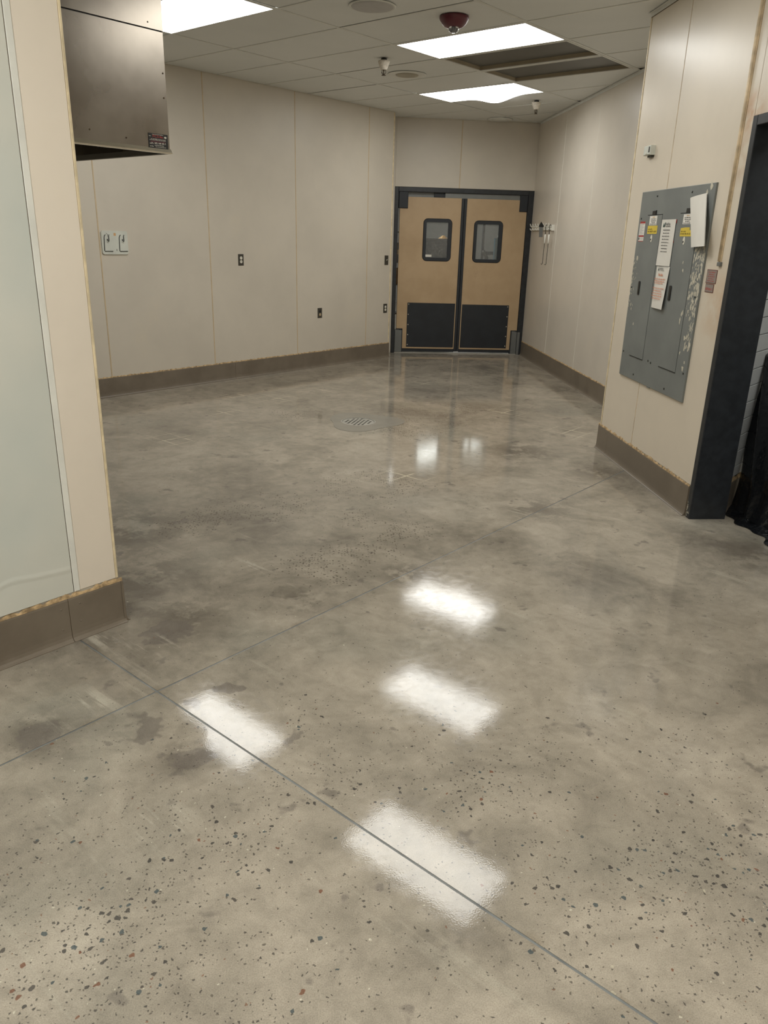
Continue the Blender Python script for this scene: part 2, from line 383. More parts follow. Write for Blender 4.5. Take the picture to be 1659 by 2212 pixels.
class MB:
    def __init__(s, fr=fr_world): s.v = []; s.f = []; s.fr = fr; s.smooth = []
    def add(s, vs, fs, smooth=False):
        k = len(s.v); s.v += [s.fr(*p) for p in vs]
        s.f += [tuple(i + k for i in f) for f in fs]; s.smooth += [smooth] * len(fs)
        return s
    def box(s, u0, u1, w0, w1, z0, z1):
        vs = [(u, w, z) for z in (z0, z1) for w in (w0, w1) for u in (u0, u1)]
        return s.add(vs, [(0, 1, 3, 2), (4, 6, 7, 5), (0, 4, 5, 1), (2, 3, 7, 6), (0, 2, 6, 4), (1, 5, 7, 3)])
    def bevbox(s, u0, u1, w0, w1, z0, z1, r):
        # box whose +w face is chamfered
        lo = [(u0, z0), (u1, z0), (u1, z1), (u0, z1)]
        hi = [(u0 + r, z0 + r), (u1 - r, z0 + r), (u1 - r, z1 - r), (u0 + r, z1 - r)]
        vs = [(u, w0, z) for u, z in lo] + [(u, w1 - r, z) for u, z in lo] + [(u, w1, z) for u, z in hi]
        fs = [(3, 2, 1, 0), (8, 9, 10, 11)]
        for i in range(4):
            j = (i + 1) % 4
            fs += [(i, j, j + 4, i + 4), (i + 4, j + 4, j + 8, i + 8)]
        return s.add(vs, fs)
    def prism(s, pts, w0, w1, axis='w'):
        # polygon in (u,z) extruded along w, or in (u,w) along z
        mk = (lambda p, h: (p[0], h, p[1])) if axis == 'w' else (lambda p, h: (p[0], p[1], h))
        n = len(pts)
        vs = [mk(p, w0) for p in pts] + [mk(p, w1) for p in pts]
        return s.add(vs, [tuple(range(n))[::-1], tuple(range(n, 2 * n))] + [(i, (i + 1) % n, (i + 1) % n + n, i + n) for i in range(n)])
    def holed(s, loops, h0, h1, axis='z'):
        # polygon with holes, extruded between h0 and h1
        mk = (lambda p, h: (p[0], h, p[1])) if axis == 'w' else (lambda p, h: (p[0], p[1], h))
        tri = tessellate_polygon([[Vector((p[0], p[1], 0)) for p in l] for l in loops])
        flat = [p for l in loops for p in l]; n = len(flat)
        vs = [mk(p, h0) for p in flat] + [mk(p, h1) for p in flat]
        fs = [tuple(t) for t in tri] + [tuple(i + n for i in t) for t in tri]
        k = 0
        for l in loops:
            m = len(l)
            fs += [(k + i, k + (i + 1) % m, k + (i + 1) % m + n, k + i + n) for i in range(m)]
            k += m
        return s.add(vs, fs)
    def sweep(s, prof, u0, u1):
        # closed (w,z) profile swept along u
        n = len(prof)
        vs = [(u0, w, z) for w, z in prof] + [(u1, w, z) for w, z in prof]
        return s.add(vs, [tuple(range(n)), tuple(range(n, 2 * n))[::-1]] + [(i, (i + 1) % n, (i + 1) % n + n, i + n) for i in range(n)])
    def lathe(s, cu, cw, prof, seg=24, axis='z', smooth=True):
        # (radius, height) profile turned about a vertical axis, or about w (axis='w': centre (u,z), height along w)
        vs, fs = [], []
        for r, h in prof:
            for k in range(seg):
                t = 2 * math.pi * k / seg
                p, q = r * math.cos(t), r * math.sin(t)
                vs.append((cu + p, cw + q, h) if axis == 'z' else (cu + p, h, cw + q))
        m = len(prof)
        for i in range(m - 1):
            for k in range(seg):
                k2 = (k + 1) % seg
                fs.append((i * seg + k, i * seg + k2, (i + 1) * seg + k2, (i + 1) * seg + k))
        s.add(vs, fs, smooth)
        k = len(s.v) - len(vs)
        s.f += [tuple(range(k, k + seg))[::-1], tuple(range(k + (m - 1) * seg, k + m * seg))]; s.smooth += [False, False]
        return s
    def tube(s, pts, r, seg=8):
        P = [Vector(p) for p in pts]; vs, fs = [], []
        for i, p in enumerate(P):
            t = (P[min(i + 1, len(P) - 1)] - P[max(i - 1, 0)]).normalized()
            a = t.cross(Vector((0, 0, 1)))
            if a.length < .01: a = t.cross(Vector((1, 0, 0)))
            a.normalize(); b = t.cross(a)
            for k in range(seg):
                th = 2 * math.pi * k / seg
                vs.append(tuple(p + a * (r * math.cos(th)) + b * (r * math.sin(th))))
        for i in range(len(P) - 1):
            for k in range(seg):
                k2 = (k + 1) % seg
                fs.append((i * seg + k, i * seg + k2, (i + 1) * seg + k2, (i + 1) * seg + k))
        n = len(P)
        fs += [tuple(range(seg))[::-1], tuple(range((n - 1) * seg, n * seg))]
        return s.add(vs, fs, True)
    def grid(s, fn, nu, nv, smooth=True):
        vs = [fn(i / nu, j / nv) for j in range(nv + 1) for i in range(nu + 1)]
        fs = [(j * (nu + 1) + i, j * (nu + 1) + i + 1, (j + 1) * (nu + 1) + i + 1, (j + 1) * (nu + 1) + i) for j in range(nv) for i in range(nu)]
        return s.add(vs, fs, smooth)
    def build(s, name, mat, parent=None, origin=None, **props):
        if origin is None:
            xs = [p[0] for p in s.v]; ys = [p[1] for p in s.v]; zs = [p[2] for p in s.v]
            origin = ((min(xs) + max(xs)) / 2, (min(ys) + max(ys)) / 2, min(zs))
        o3 = Vector(origin)
        me = bpy.data.meshes.new(name)
        me.from_pydata([tuple((Vector(p) - o3) * FT) for p in s.v], [], s.f)
        bm = bmesh.new(); bm.from_mesh(me)
        bmesh.ops.recalc_face_normals(bm, faces=bm.faces[:])
        bm.to_mesh(me); bm.free()
        for p, sm in zip(me.polygons, s.smooth): p.use_smooth = sm
        me.materials.append(mat if not isinstance(mat, str) else M[mat])
        if 'lettering' in name: props.setdefault('kind', 'stuff')
        return link(name, me, o3, parent, **props)

def link(name, data, origin, parent=None, **props):
    o = bpy.data.objects.new(name, data); COL.objects.link(o)
    origin = Vector(origin); WLOC[o.name] = origin
    if parent is not None:
        o.parent = parent; o.location = (origin - WLOC[parent.name]) * FT
    else: o.location = origin * FT
    for k, v in props.items(): o[k] = v
    return o
def thing(name, label, cat, loc, group=None):
    o = link(name, None, loc, None, label=label, category=cat); o.empty_display_size = .1
    if group: o['group'] = group
    return o
def struct(name, loc=(0, 0, 0)): return link(name, None, loc, None, kind='structure')
def rrect(u0, u1, z0, z1, r, n=6):
    pts = []
    for (cu, cz, t0) in ((u1 - r, z1 - r, 0), (u0 + r, z1 - r, 90), (u0 + r, z0 + r, 180), (u1 - r, z0 + r, 270)):
        for k in range(n + 1):
            t = math.radians(t0 + 90 * k / n); pts.append((cu + r * math.cos(t), cz + r * math.sin(t)))
    return pts
def clip(poly, planes):
    for (nx, ny, c) in planes:                 # keep nx*x+ny*y <= c
        out = []
        for i, p in enumerate(poly):
            q = poly[(i + 1) % len(poly)]
            dp, dq = nx * p[0] + ny * p[1] - c, nx * q[0] + ny * q[1] - c
            if dp <= 0: out.append(p)
            if (dp < 0 < dq) or (dq < 0 < dp):
                t = dp / (dp - dq); out.append((p[0] + t * (q[0] - p[0]), p[1] + t * (q[1] - p[1])))
        poly = out
        if not poly: return []
    return poly
def strokes(mb, u0, u1, z, h, w, rng, sgn=1, slope=0., th=None):
    # a line of lettering too small to read: letter-sized strokes in words, from u0 to u1 (sgn=-1: reading towards -u)
    th = th or h * .2; L = abs(u1 - u0); x = 0.
    left = rng.randint(3, 7)
    while x < L - h * .3:
        if left <= 0: x += h * .45; left = rng.randint(2, 8); continue
        lw = h * rng.choice((.32, .42, .5)); lw = min(lw, L - x)
        hh = h * rng.choice((.7, .7, 1., .8))
        k = rng.randint(0, 3); zz = z + slope * x
        U = lambda a: u0 + sgn * (x + a)
        def q(a, b, c, d): mb.add([(U(a), w, zz + c), (U(b), w, zz + c), (U(b), w, zz + d), (U(a), w, zz + d)], [(0, 1, 2, 3)])
        q(0, th, 0, hh)
        if k in (0, 2) and lw > th * 2: q(lw - th, lw, 0, hh * (.7 if k else 1))
        if k in (0, 1): q(th, lw, hh * .7 - th / 2, hh * .7 + th / 2)
        if k in (1, 2, 3): q(th, lw, 0, th)
        x += lw + h * .12; left -= 1
def text_mesh(mb, body, u0, z0, h, w, sgn=1, width=None):
    c = bpy.data.curves.new('txt', 'FONT'); c.body = body; c.size = 1; c.offset = .012
    o = bpy.data.objects.new('txt', c); COL.objects.link(o)
    dg = bpy.context.evaluated_depsgraph_get(); me = bpy.data.meshes.new_from_object(o.evaluated_get(dg))
    xs = [v.co.x for v in me.vertices]; ys = [v.co.y for v in me.vertices]
    sy = h / (max(ys) - min(ys)); sx = width / (max(xs) - min(xs)) if width else sy
    mb.add([(u0 + sgn * (v.co.x - min(xs)) * sx, w, z0 + (v.co.y - min(ys)) * sy) for v in me.vertices], [tuple(p.vertices) for p in me.polygons])
    bpy.data.objects.remove(o); bpy.data.curves.remove(c); bpy.data.meshes.remove(me)

# ================================================================== STRUCTURE
AL, AN = -7.33, 6.19       # left wall plane and near-left wall plane (a coordinate)
XR, XP = 8.78, 6.73        # right wall plane and near-right wall plane
YD = 14.1                  # door wall plane
BE = 10.80                 # end of left wall (b)
XE, YE = S2 * (AL + BE), S2 * (BE - AL)
JA, JB = 8.0, -11.26       # floor joints

# ---- floor: four slabs cut by two joints, and the hall and side room beyond
floor = struct('floor')
BX = [(-1, 0, 14.4), (1, 0, XR + .4), (0, -1, 32.4), (0, 1, YD + .3)]
DR = (.6, .12); DRR = .5
g = .012
for (a0, a1, b0, b1) in ((-40, JA - g, -60, JB - g), (-40, JA - g, JB + g, 60), (JA + g, 40, -60, JB - g), (JA + g, 40, JB + g, 60)):
    poly = [fr_ab(b, a, 0)[:2] for a, b in ((a0, b0), (a1, b0), (a1, b1), (a0, b1))]
    poly = clip(poly, BX)
    if not poly: continue
    loops = [poly]
    if a0 < 0 and b1 > 0:
        loops.append([(DR[0] + DRR * math.cos(2 * math.pi * k / 40), DR[1] + DRR * math.sin(2 * math.pi * k / 40)) for k in range(40)])
    MB().holed(loops, -.25, 0).build('slab', 'concrete', floor, origin=(0, 0, 0))
mb = MB(fr_ab)
fil = []
def strip(a0, a1, b0, b1):
    poly = clip([fr_ab(b, a, 0)[:2] for a, b in ((a0, b0), (a1, b0), (a1, b1), (a0, b1))], BX)
    return poly
for args in ((JA - g, JA + g, -60, 60), (-40, 40, JB - g, JB + g)):
    MB().prism(strip(*args), -.2, -.003 if args[1] < 10 else -.004, 'z').build('joint_filler', 'filler', floor)
MB().box(-5, 15, YD + .3, 43, -.25, 0).build('hall_slab', 'concrete', floor, origin=(0, 0, 0))
MB().box(XR + .4, 14, -20, -2.0, -.25, 0).build('side_slab', 'concrete', floor, origin=(0, 0, 0))

# ---- panelled walls
def panel_wall(name, fr, u0, u1, seams, z0, z1, mat, seam_mat, core=.4, core_mat='plain_wall', pz0=.6, sw=.021, ctop=None, ends=(True, True)):
    root = struct(name)
    MB(fr).box(u0, u1, -core, 0, z0, ctop or z1 + .54).build('wall_core', core_mat, root)
    ed = [u0] + list(seams) + [u1]
    for i in range(len(ed) - 1):
        a = ed[i] + (sw * .6 if i else 0); b = ed[i + 1] - (sw * .6 if i < len(ed) - 2 else 0)
        MB(fr).bevbox(a, b, .001, .012, max(z0, pz0), z1 - .01, .004).build('wall_panel', mat, root)
    for sm in seams:
        MB(fr).sweep([(.001, max(z0, pz0)), (.011, max(z0, pz0)), (.011, z1 - .01), (.001, z1 - .01)], sm - sw * .6, sm + sw * .6).build('seam_strip', seam_mat, root)
        MB(fr).bevbox(sm - sw, sm + sw, .0115, .018, max(z0, pz0), z1 - .01, .005).build('seam_cap', seam_mat, root)
    return root
frL = fr_b(AL); frN = fr_b(AN); frR = fr_x(XR); frP = fr_x(XP); frD = fr_y(YD)
wl = panel_wall('wall_left', frL, -14.5, BE, [-10.7, -6.7, -2.66, 1.36, 5.32, 9.27], 0, CEIL, 'frp_left', 'seam_tan')
MB(frL).bevbox(BE - .05, BE + .012, .012, .022, .6, CEIL - .01, .005).build('corner_cap', 'edge_cream', wl)
frE = fr_x(XE, 1)
wre = panel_wall('wall_left_return', frE, YE, YD, [], 0, CEIL, 'frp_left', 'seam_tan', core=.3)
wb = struct('wall_back')
FX0, FX1, FZ = 2.66, 8.775, 7.06
MB(frD).box(XE - .3, FX0, -.5, 0, 0, CEIL + .54).build('wall_core', 'plain_wall', wb)
MB(frD).box(FX0, XR + .3, -.5, 0, FZ, CEIL + .54).build('wall_core', 'plain_wall', wb)
MB(frD).bevbox(XE + .01, FX0 - .005, .001, .012, .05, CEIL - .02, .004).build('wall_panel', 'frp_back', wb)
MB(frD).bevbox(FX0, 5.435, .001, .012, FZ + .005, CEIL - .02, .004).build('wall_panel', 'frp_back', wb)
MB(frD).bevbox(5.465, XR - .01, .001, .012, FZ + .005, CEIL - .02, .004).build('wall_panel', 'frp_back', wb)
MB(frD).bevbox(5.43, 5.47, .001, .016, FZ + .005, CEIL - .02, .005).build('seam_cap', 'seam_tan', wb)
wr = panel_wall('wall_right', frR, -2.6, YD, [2.3, 6.32, 10.15], 0, CEIL, 'frp_right', 'seam_white', core=.4, sw=.018)
# near-right wall with the black doorway, the return to the right wall behind it
PY0, PY1 = -7.78, -2.62        # wall face between doorway and far corner
OY0 = -11.9                    # other side of the opening
wp = struct('wall_right_near')
MB(frP).box(PY0, PY1, -.66, 0, 0, CEIL + .54).build('wall_core', 'plain_wall', wp)
MB(frP).box(OY0, PY0, -.66, 0, 7.05, CEIL + .54).build('wall_core', 'plain_wall', wp)
MB(frP).box(-32, OY0, -.66, 0, 0, CEIL + .54).build('wall_core', 'plain_wall', wp)
MB(frP).bevbox(-4.66, PY1 - .06, .001, .012, .62, CEIL - .09, .003).build('wall_panel', 'frp_pillar', wp)
MB(frP).bevbox(PY0 + .005, -4.69, .001, .012, .64, CEIL - .09, .003).build('wall_panel', 'frp_pillar', wp)
MB(frP).bevbox(OY0, PY0 - .005, .001, .012, 7.06, CEIL - .09, .003).build('wall_panel', 'frp_pillar', wp)
for k in range(5): MB(frP).bevbox(-31.9 + 4 * k + .01, -31.9 + 4 * k + 3.99, .001, .012, .62, CEIL - .09, .003).build('wall_panel', 'frp_pillar', wp)
MB(frP).box(-4.69, -4.66, .001, .004, .62, CEIL - .09).build('seam_groove', 'groove', wp)
MB(frP).bevbox(-4.685, -4.675, .004, .016, .62, CEIL - .09, .003).build('seam_cap', 'seam_brown', wp)
MB(frP).box(PY1 - .06, PY1 - .045, .001, .006, .62, CEIL - .09).build('corner_groove', 'groove', wp)
MB(frP).bevbox(PY1 - .045, PY1 + .014, .001, .02, .62, CEIL - .09, .006).build('corner_cap', 'edge_cream', wp)
wrr = struct('wall_right_return')
MB(fr_y(PY1 + .001, 1)).box(XP, XR + .4, -.35, 0, 0, CEIL).build('wall_core', 'plain_wall', wrr)
MB(fr_y(PY1 + .001, 1)).bevbox(XP + .02, XR, .001, .012, .6, CEIL - .02, .004).build('wall_panel', 'frp_right', wrr)
# near-left wall
NB = -10.62
wn = struct('wall_left_near')
MB(frN).box(-26, NB, -.45, 0, 0, CEIL).build('wall_core', 'plain_wall', wn)
MB(frN).bevbox(-11.145, NB - .022, .001, .014, .66, CEIL - .02, .004).build('wall_panel', 'frp_near_lit', wn)
MB(frN).bevbox(NB - .02, NB + .012, .001, .022, .66, CEIL - .02, .006).build('corner_cap', 'edge_cream', wn)
MB(frN).bevbox(-11.225, -11.15, .012, .026, .66, CEIL - .02, .006).build('division_bar', 'white_trim', wn)
MB(frN).box(-11.236, -11.14, .0, .008, .66, CEIL - .02).build('bar_groove', 'groove', wn)
for (a, b) in ((-15.24, -11.232), (-19.28, -15.27), (-23.3, -19.31)):
    def bow(i, j, a=a, b=b):
        u = a + (b - a) * i; z = .66 + (CEIL - .68) * j
        return (u, .012 + .03 * math.sin(math.pi * i) * (.4 + .6 * math.sin(3 * j + 1) ** 2), z)
    MB(frN).grid(bow, 16, 30).build('wall_sheet', 'sheet_panel', wn)
# walls that close the room behind the camera, the hall behind the doors and the side room
def closing(name, mbx, mat='plain_wall'):
    r = struct(name); mbx.build('wall_core', mat, r)
closing('wall_front', MB().box(-14.4, XP + .66, -32.4, -32, 0, CEIL))
closing('wall_left_rear', MB().box(-14.4, -14, -32, -3.0, 0, CEIL))
closing('wall_hall_back', MB().box(-5, 15, 43, 43.4, 0, CEIL + .36), 'hall_wall')
closing('wall_hall_left', MB().box(-5.4, -5, YD + .5, 43, 0, CEIL + .36), 'hall_wall')
closing('wall_hall_right', MB().box(15, 15.4, YD + .5, 43, 0, CEIL + .36), 'hall_wall')
closing('wall_hall_front', MB().box(-5, XE - .3, YD + .1, YD + .5, 0, CEIL + .36).box(XR + .4, 15, YD + .1, YD + .5, 0, CEIL + .36), 'hall_wall')
closing('wall_side_right', MB().box(14, 14.4, -20, -2, 0, CEIL + .36), 'hall_wall')
closing('wall_side_front', MB().box(XP + .66, 14, -20.4, -20, 0, CEIL + .36), 'hall_wall')

# side room: grey tiled wall running away at 45 degrees
AT = 10.69
frT = fr_b(AT)
wt = struct('wall_side_tiled')
T0, T1 = -.32, 4.9
MB(frT).box(T0 + .12, T1, -.3, 0, 0, CEIL).build('wall_core', 'grout', wt)
th = .3195; tile_mesh = {}
k = 0; z = .70
def tile_piece(u0, u1, z0, z1):
    key = (round(u1 - u0, 3), round(z1 - z0, 3)); ctr = frT((u0 + u1) / 2, 0, z0)
    if key not in tile_mesh:
        tile_mesh[key] = MB(frT).bevbox(u0, u1, .002, .03, z0, z1, .008).build('wall_tile', 'glaze_tile', wt, origin=ctr).data
    else: link('wall_tile', tile_mesh[key], ctr, wt)
zs = [.70, .92] + [.92 + .3195 * i for i in range(1, 29)]
for r in range(len(zs) - 1):
    z0, z1 = zs[r] + .007, min(zs[r + 1], CEIL) - .007
    if z1 - z0 < .05: continue
    off = -.5 if r % 2 else 0.
    u = T0 + .12 + off
    while u < 3.2:
        a, b = max(u, T0 + .13), u + 1.62
        if b - a > .05: tile_piece(a + .004, b - .004, z0, z1)
        u += 1.63

# ---- baseboards
PROF = [(.0, 0), (.085, 0), (.085, .008), (.06, .02), (.045, .045), (.036, .085), (.032, .14), (.03, .575), (.026, .595), (.015, .6), (0, .6)]
def baseboard(name, fr, cuts, bead=True, end_caps=False, bead_h=.04, ragged=.5, screws=()):
    r = struct(name)
    for i in range(len(cuts) - 1):
        MB(fr).sweep(PROF, cuts[i] + (.004 if i else 0), cuts[i + 1] - .004).build('base_tile', 'base', r)
    for i in range(len(cuts) - 2):
        MB(fr).sweep([(w * .75, z) for w, z in PROF], cuts[i + 1] - .005, cuts[i + 1] + .005).build('base_joint', 'groove', r)
    if bead:
        rng = random.Random(name); n = max(12, int((cuts[-1] - cuts[0]) / .06)); vs, fs = [], []
        for i in range(n + 1):
            u = cuts[0] + (cuts[-1] - cuts[0]) * i / n
            h = bead_h * (1 - ragged + ragged * 1.6 * rng.random()); wv = .019 + .008 * rng.random()
            vs += [(u, .001, .596), (u, wv + .004, .598), (u, wv, .6 + h * .5), (u, .012, .6 + h)]
        for i in range(n): fs += [(i * 4 + j, i * 4 + j + 1, i * 4 + j + 5, i * 4 + j + 4) for j in range(3)]
        MB(fr).add(vs, fs).build('sealant_bead', 'bead', r)
    for (u, z) in screws:
        MB(fr).lathe(u, z, [(.013, .026), (.013, .033), (.008, .034)], 10, 'w').build('screw', 'base', r)
    return r
baseboard('baseboard_left', frL, [-14, -6.1, 2.23, BE + .02], screws=[(-2.55, .5), (2.42, .5), (2.42, .22)])
baseboard('baseboard_right', frR, [-2.5, 6.35, YD - .02], screws=[(5.6, .5)])
baseboard('baseboard_right_near', frP, [PY0 + .05, -3.23, PY1 + .1], bead_h=.05, ragged=.7, screws=[(-4.0, .5), (-5.4, .32), (-7.4, .5), (-3.1, .5)])
baseboard('baseboard_right_front', frP, [-31.9, -24, -18, OY0 - .01])
baseboard('baseboard_left_near', frN, [-24, -19.5, -11.33, NB + .06], bead_h=.055, ragged=.7, screws=[(-11.43, .48), (-11.44, .2), (-11.18, .49), (-11.19, .24)])
baseboard('baseboard_left_end', lambda u, w, z: (S2 * (u + NB + .03 + w), S2 * (NB + .03 + w - u), z), [AN - .5, AN + .05], bead=False)
baseboard('baseboard_side', frT, [T0 + .13, 4.8], bead_h=.09)

# ---- ceiling: lay-in tiles on a tee grid turned 45 degrees
ceil = struct('ceiling', (0, 0, CEIL))
CB = [(-S2, S2, -AL), (1, 0, XR), (-1, 0, 14), (0, -1, 32), (0, 1, YD)]
MB().box(-15, XR + .5, -32.5, YD + .5, CEIL + .55, CEIL + .7).build('deck', 'plenum', ceil)
LIT = {(-4, -4): 'hood', (0, 2): 'strobe', (-4, 8): 'sag', (4, -4): 'n1', (8, -16): 'n2', (12, -14): 'n5', (16, -14): 'n6', (12, -20): 'n3', (16, -26): 'n4'}  # tags after the first four are unseen panels added for light
OPEN = [(0, 4), (0, 6)]
tile_cache = {}
rng = random.Random(3)
for a0 in range(-12, 32, 4):
    for b0 in range(-40, 26, 2):
        if (a0, b0) in LIT or (a0, b0) in OPEN: continue
        ins = [rng.choice((.034, .034, .06, .034)) for _ in range(4)]
        A0, A1, B0, B1 = a0 + ins[0], a0 + 4 - ins[1], b0 + ins[2], b0 + 2 - ins[3]
        full = [fr_ab(b, a, 0)[:2] for a, b in ((A0, B0), (A1, B0), (A1, B1), (A0, B1))]
        gap = .0
        planes = list(CB)
        nook = clip(full, [(S2, -S2, AL), (-1, 0, -XE), (0, 1, YD)])
        if len(nook) > 2: MB().prism(nook, CEIL + .012, CEIL + .06, 'z').build('ceiling_tile', 'ctile', ceil)
        poly = clip(full, planes)
        if len(poly) < 3: continue
        ar = abs(sum(p[0] * q[1] - q[0] * p[1] for p, q in zip(poly, poly[1:] + poly[:1]))) / 2
        if ar < .15: continue
        ctr = (*fr_ab(b0 + 1, a0 + 2, 0)[:2], CEIL)
        lift = .012
        key = tuple(ins) if len(poly) == 4 and abs(ar - (A1 - A0) * (B1 - B0)) < .01 else None
        if key in tile_cache: link('ceiling_tile', tile_cache[key], ctr, ceil)
        else:
            o = MB().prism(poly, CEIL + lift, CEIL + .06, 'z').build('ceiling_tile', 'ctile', ceil, origin=ctr)
            if key: tile_cache[key] = o.data
tw = .04
for a0 in range(-4, 29, 4):
    p = clip([fr_ab(b, a, 0)[:2] for a, b in ((a0 - tw, -40), (a0 + tw, -40), (a0 + tw, 26), (a0 - tw, 26))], CB)
    if len(p) > 2: MB().prism(p, CEIL, CEIL + .01, 'z').build('grid_tee', 'tee', ceil)
for b0 in range(-38, 20, 2):
    p = clip([fr_ab(b, a, 0)[:2] for a, b in ((-10, b0 - tw), (30, b0 - tw), (30, b0 + tw), (-10, b0 + tw))], CB)
    if len(p) > 2: MB().prism(p, CEIL + .0005, CEIL + .0105, 'z').build('grid_tee', 'tee', ceil)
# wall angles
def angle(n, fr, u0, u1, d=.0):
    t = struct('trim_%d' % n, (0, 0, CEIL))
    MB(fr).box(u0, u1, .013, .08, CEIL - .012 - d, CEIL - .004 - d).box(u0, u1, .013, .02, CEIL - .075 - d, CEIL - .012 - d).build('wall_angle', 'tee', t)
angle(1, frP, -32, PY1 + .02); angle(2, frR, PY1, YD - .1)
MB(frP).box(-32, PY1 + .02, .0, .013, CEIL - .09, CEIL - .072).build('shadow_gap', 'groove', wp)
# hall and side-room ceilings
closing('ceiling_hall', MB().box(-5, 15, YD + .5, 43, CEIL + .36, CEIL + .6), 'plain_wall')
closing('ceiling_side', MB().box(XP + .66, 14, -20, -2, CEIL + .36, CEIL + .6), 'plain_wall')

# ================================================================== THINGS
# ---- fluorescent troffers, plus unseen ones added for fill light
def troffer(a0, b0, label, sag=0., along='a', z=CEIL, da=4, db=2):
    c = fr_ab(b0 + db / 2, a0 + da / 2, z)
    t = thing('ceiling_light', label, 'ceiling light', c, 'fluorescent ceiling lights')
    e, l = .04, .075
    outer = [fr_ab(b, a, 0)[:2] for a, b in ((a0 + e, b0 + e), (a0 + da - e, b0 + e), (a0 + da - e, b0 + db - e), (a0 + e, b0 + db - e))]
    inner = [fr_ab(b, a, 0)[:2] for a, b in ((a0 + l, b0 + l), (a0 + da - l, b0 + l), (a0 + da - l, b0 + db - l), (a0 + l, b0 + db - l))]
    MB().holed([outer, inner], z - .006, z + .02).build('lens_frame', 'tee', t)
    def fn(i, j):
        a = a0 + l + (da - 2 * l) * i; b = b0 + l + (db - 2 * l) * j
        d = sag * max(0., math.sin(math.pi * min(1, i * 1.05)) ** 2 * math.exp(-((i - .55) / .22) ** 2)) * j ** 2
        return (b, a, z + .004 - d)
    MB(fr_ab).grid(fn, 24 if sag else 2, 6 if sag else 1).build('lens', 'lamp', t)
    MB().prism(outer, z + .3, z + .34, 'z').build('housing', 'metal_grey', t)
troffer(-4, -4, 'glowing fluorescent ceiling panel partly hidden behind the stainless hood')
troffer(0, 2, 'glowing fluorescent ceiling panel right beside the maroon alarm strobe')
troffer(-4, 8, 'glowing fluorescent ceiling panel with a sagging lens nearest the swing doors', sag=.2)
troffer(4, -4, 'fluorescent ceiling panel overhead in the middle of the room')
troffer(8, -16, 'added unseen fill-light panel overhead beside the pale near-left wall')  # unseen, added so the near end of the room gets light
troffer(12, -14, 'added unseen fill-light panel straight above the camera')  # out-of-view fill, added because the near area was too dark
troffer(16, -14, 'added unseen fill-light panel overhead to the right of the camera')  # added out of view to brighten the near-left wall from the front
troffer(12, -20, 'added unseen fill-light panel overhead behind the camera')  # unseen fill, added to keep the near floor bright
troffer(16, -26, 'added unseen fill-light panel at the near end of the room')  # another unseen panel added behind the camera for fill
# side room and near hall: added fill panels; far hall pair known from reflections
troffer(14, -5.8, 'added unseen fill light in the side room nearer the doorway')  # second side-room fill, added to raise the tiled wall's brightness
troffer(14, -1.6, 'added unseen fill light in the side room beyond the black doorway')  # added out of sight to light the grey tiled wall
troffer(-13, 15.5, 'added unseen fill light in the hall just behind the swing doors')  # unseen, added to brighten what shows through the door panes
troffer(-16.5, 20, 'added unseen fill light in the hall past the dark cabinet')  # also added out of sight as fill for the hall
troffer(-18.6, 26, 'ceiling light in the hall beyond the doors, nearer one', da=2, db=4)
troffer(-18.6, 32, 'ceiling light in the hall beyond the doors, farther one', da=2, db=4)

# ---- two dark unlit openings in the grid
for (a0, b0, lab) in ((0, 4, 'dark recessed ceiling panel directly against the lit fluorescent panel'), (0, 6, 'dark recessed ceiling panel farther from the alarm strobe, nearer the doors')):
    c = fr_ab(b0 + 1, a0 + 2, CEIL)
    t = thing('ceiling_recess', lab, 'ceiling panel', c, 'dark ceiling recesses')
    e, l = .04, .1
    o4 = lambda k: [fr_ab(b, a, 0)[:2] for a, b in ((a0 + k, b0 + k), (a0 + 4 - k, b0 + k), (a0 + 4 - k, b0 + 2 - k), (a0 + k, b0 + 2 - k))]
    MB().holed([o4(e), o4(l)], CEIL - .008, CEIL + .012).build('rim', 'tee', t)
    MB().holed([o4(l - .02), o4(l)], CEIL + .012, CEIL + .11).build('side_wall', 'recess_tan', t)
    MB().prism(o4(l), CEIL + .105, CEIL + .12, 'z').build('backing_panel', 'recess_grey', t)

# ---- sprinklers
def sprinkler(x, y, label):
    t = thing('sprinkler', label, 'sprinkler', (x, y, CEIL), 'ceiling sprinklers')
    MB().lathe(x, y, [(.07, CEIL), (.085, CEIL - .005), (.085, CEIL - .05), (.06, CEIL - .06)], 16).build('pipe_collar', 'black', t)
    MB().lathe(x, y, [(.15, CEIL - .06), (.165, CEIL - .075), (.16, CEIL - .11), (.095, CEIL - .27), (.085, CEIL - .29), (.06, CEIL - .29)], 24).build('cup', 'cup', t)
    h = MB()
    for sx in (-1, 1): h.tube([(x + sx * .05, y, CEIL - .28), (x + sx * .055, y, CEIL - .36), (x + sx * .012, y, CEIL - .42)], .012, 6)
    h.lathe(x, y, [(.022, CEIL - .28), (.022, CEIL - .34), (.016, CEIL - .42)], 10)
    h.build('frame_arms', 'brass', t)
    MB().lathe(x, y, [(.02, CEIL - .415), (.065, CEIL - .42), (.062, CEIL - .43), (.02, CEIL - .432)], 14).build('deflector', 'brass', t)
sprinkler(1.30, 3.05, 'white sprinkler head left of the lit panel by the alarm strobe')
sprinkler(7.19, 8.75, 'white sprinkler head at the right wall near the swing doors')

